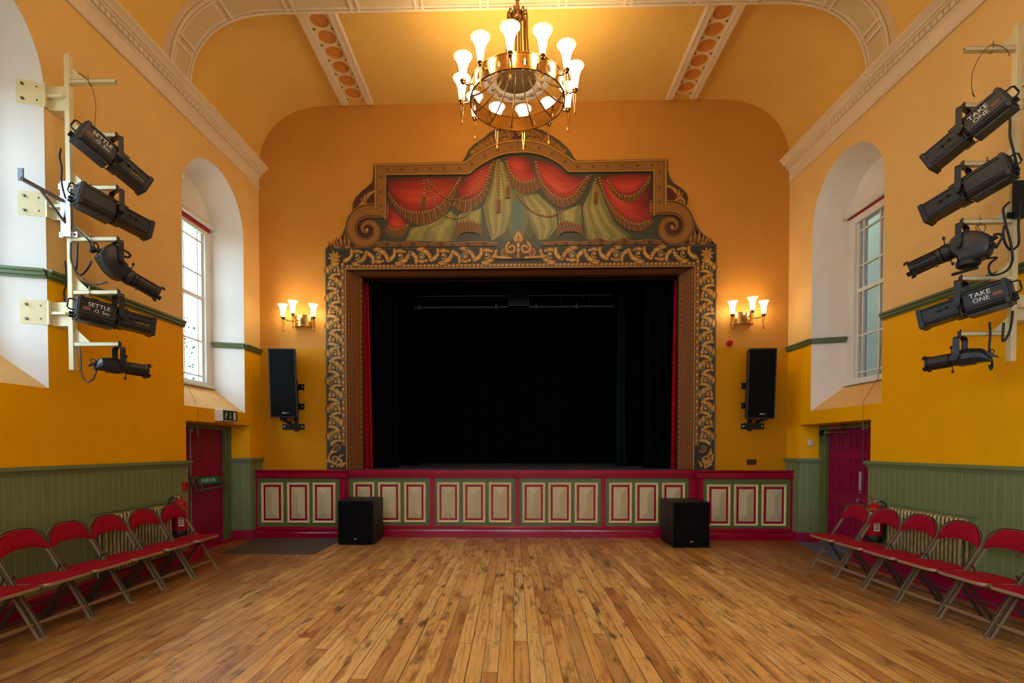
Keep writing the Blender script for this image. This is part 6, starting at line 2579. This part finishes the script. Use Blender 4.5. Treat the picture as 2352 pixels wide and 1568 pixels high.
# white twin socket on the jamb of the right door
p = Vector(WP(1, 8.272, 1.555, -.15))
sk = thing('switch_plate', 'white switch plate on the yellow jamb beside the right door', 'switch', tuple(p), (0, 0, .18))
b = MB()
b.box(-.043, .043, -.03, 0, -.043, .043)
b.build('plate', 'label', sk, bevel=.004)
b = MB()
for x in (-.02, .02):
    b.box(x - .007, x + .007, -.034, -.03, -.012, .012)
b.build('rocker', 'letter', sk)
b = MB()
b.tube(curve([(-.02, -.012, -.045), (.02, -.014, -.068), (.07, -.012, -.06), (.095, -.01, -.03)], 6), .004, 6)
b.build('lead', 'label', sk)
# door control with lead, in the corner over the right door
p = Vector(WP(1, 8.17, 1.72, -.26))
b = MB()
b.box(-.02, .02, -.03, .03, -.055, .025)
b.tube(curve([(0, .0, -.055), (-.01, .0, -.11), (-.02, -.07, -.15), (-.02, -.15, -.12), (-.02, -.19, -.04), (-.02, -.20, .0)], 6), .004, 6)
o = b.build('door_sensor', 'cable', bevel=.002)
o.location = p
tag(o, 'small black sensor with thin lead at the top corner of the right door frame', 'sensor')

# mats and floor boxes
b = MB()
b.box(-4.10, -2.765, 7.14, 8.38, 0, .008)
tag(b.build('floor_mat', 'matgrey', bevel=.002), 'flat grey door mat on the floorboards between left door and subwoofer', 'mat')
b = MB()
b.hexa([(4.20, 6.88, 0), (4.42, 8.28, 0), (4.66, 8.2, 0), (4.66, 6.88, 0), (4.20, 6.88, .006), (4.42, 8.28, .006), (4.66, 8.2, .006), (4.66, 6.88, .006)])
tag(b.build('floor_mat', 'matblue'), 'blue-grey mat on the floor at the foot of the right door', 'mat')
for x, lab in ((-.848, 'small metal floor vent by the stage foot, left of centre'), (1.026, 'small metal floor vent by the stage foot, right of centre')):
    t = thing('floor_vent', lab, 'vent', (x, 8.45, 0), group='floor vents at the stage foot')
    b = MB()
    b.box(-.085, .085, -.03, .03, 0, .004)
    b.build('plate', 'wire', t)
    b = MB()
    for i in range(5):
        b.box(-.065 + i * .028, -.048 + i * .028, -.02, .02, .004, .0055)
    b.build('slots', 'dark', t)

# roller blinds
for side, bays in ((-1, BAYS[:2]), (1, BAYS_R[:2])):
    for i, c in enumerate(bays):
        where = ('left' if side < 0 else 'right') + (' window nearest the stage' if i == 0 else ' window beside the lighting boom')
        t = thing('roller_blind', 'white roller blind with red hem atop the ' + where, 'blind', WP(side, c, 4.845, -.395), (0, 0, -TA if side < 0 else TA))
        b = MB()
        b.tube([(0, -.585, 0), (0, .585, 0)], .034, 16)
        b.build('roller', 'blind', t, smooth=50)
        f = -side
        b = MB()
        zr = -.085 if side < 0 else -.052
        b.box(*sorted((-f * .034, -f * .026)), -.57, .57, zr + .02, 0)
        b.box(*sorted((-f * .038, -f * .022)), -.57, .57, zr, zr + .02)
        b.build('hem', 'blind_red', t)
        for y in (-.595, .585):
            b = MB()
            b.box(-.045, .036, y, y + .01, -.04, .04)
            b.build('end_bracket', 'blind', t)
for side, pts, lab in ((-1, [WP(-1, 7.25, 2.40, -.36), WP(-1, 7.05, 2.12, -.10), WP(-1, 6.94, 2.0, .006), WP(-1, 6.94, 1.72, .008), WP(-1, 6.94, 1.05, .008)], 'thin blind cord hanging from the far left window down across the red door'),
                      (1, [WP(1, 7.05, 3.1, -.40), WP(1, 7.10, 2.40, -.36), WP(1, 6.85, 2.06, .0), WP(1, 6.83, 2.0, .008), WP(1, 6.83, 1.80, .008), WP(1, 6.83, 1.0, .008)], 'thin blind cord hanging from the far right window down across the red door')):
    b = MB()
    b.tube(pts, .002, 5)
    b.tube([(p[0], p[1] + .022 * max(0, (p[2] - 2.0)), p[2]) for p in pts], .002, 5)
    e = Vector(pts[-2])
    b.tube([tuple(e), tuple(e + Vector((0, 0, -.09)))], .011, 8)
    tag(b.build('blind_cord', 'cordline'), lab, 'cord')

# ivy and a pale wall outside the left windows
b = MB()
b.box(-9.4, -9.1, -10, 16, -.4, 3.0)
b.build('wall_garden', 'stone', kind='structure')
rv = random.Random(11)
for cx_, cy_, n, hgt, lab in ((-7.2, 10.9, 1800, 4.2, 'ivy-green bush outside the far left window'),):
    b = MB()
    for i in range(n):
        a = rv.uniform(0, 2 * pi)
        r = .75 * sqrt(rv.random())
        z = rv.uniform(-.3, hgt)
        c = Vector((cx_ + r * cos(a), cy_ + r * sin(a), z))
        n1 = Vector((rv.uniform(-1, 1), rv.uniform(-1, 1), rv.uniform(-.3, 1))).normalized()
        u = n1.orthogonal().normalized() * rv.uniform(.025, .05)
        v = n1.cross(u)
        b.quad(tuple(c - u), tuple(c + v * .6), tuple(c + u), tuple(c - v * .6))
    b.tube([(cx_, cy_, -.4), (cx_ + .1, cy_, hgt * .8)], [.06, .02], 8)
    tag(b.build('garden_bush', 'leaf', fix=False), lab, 'bush')
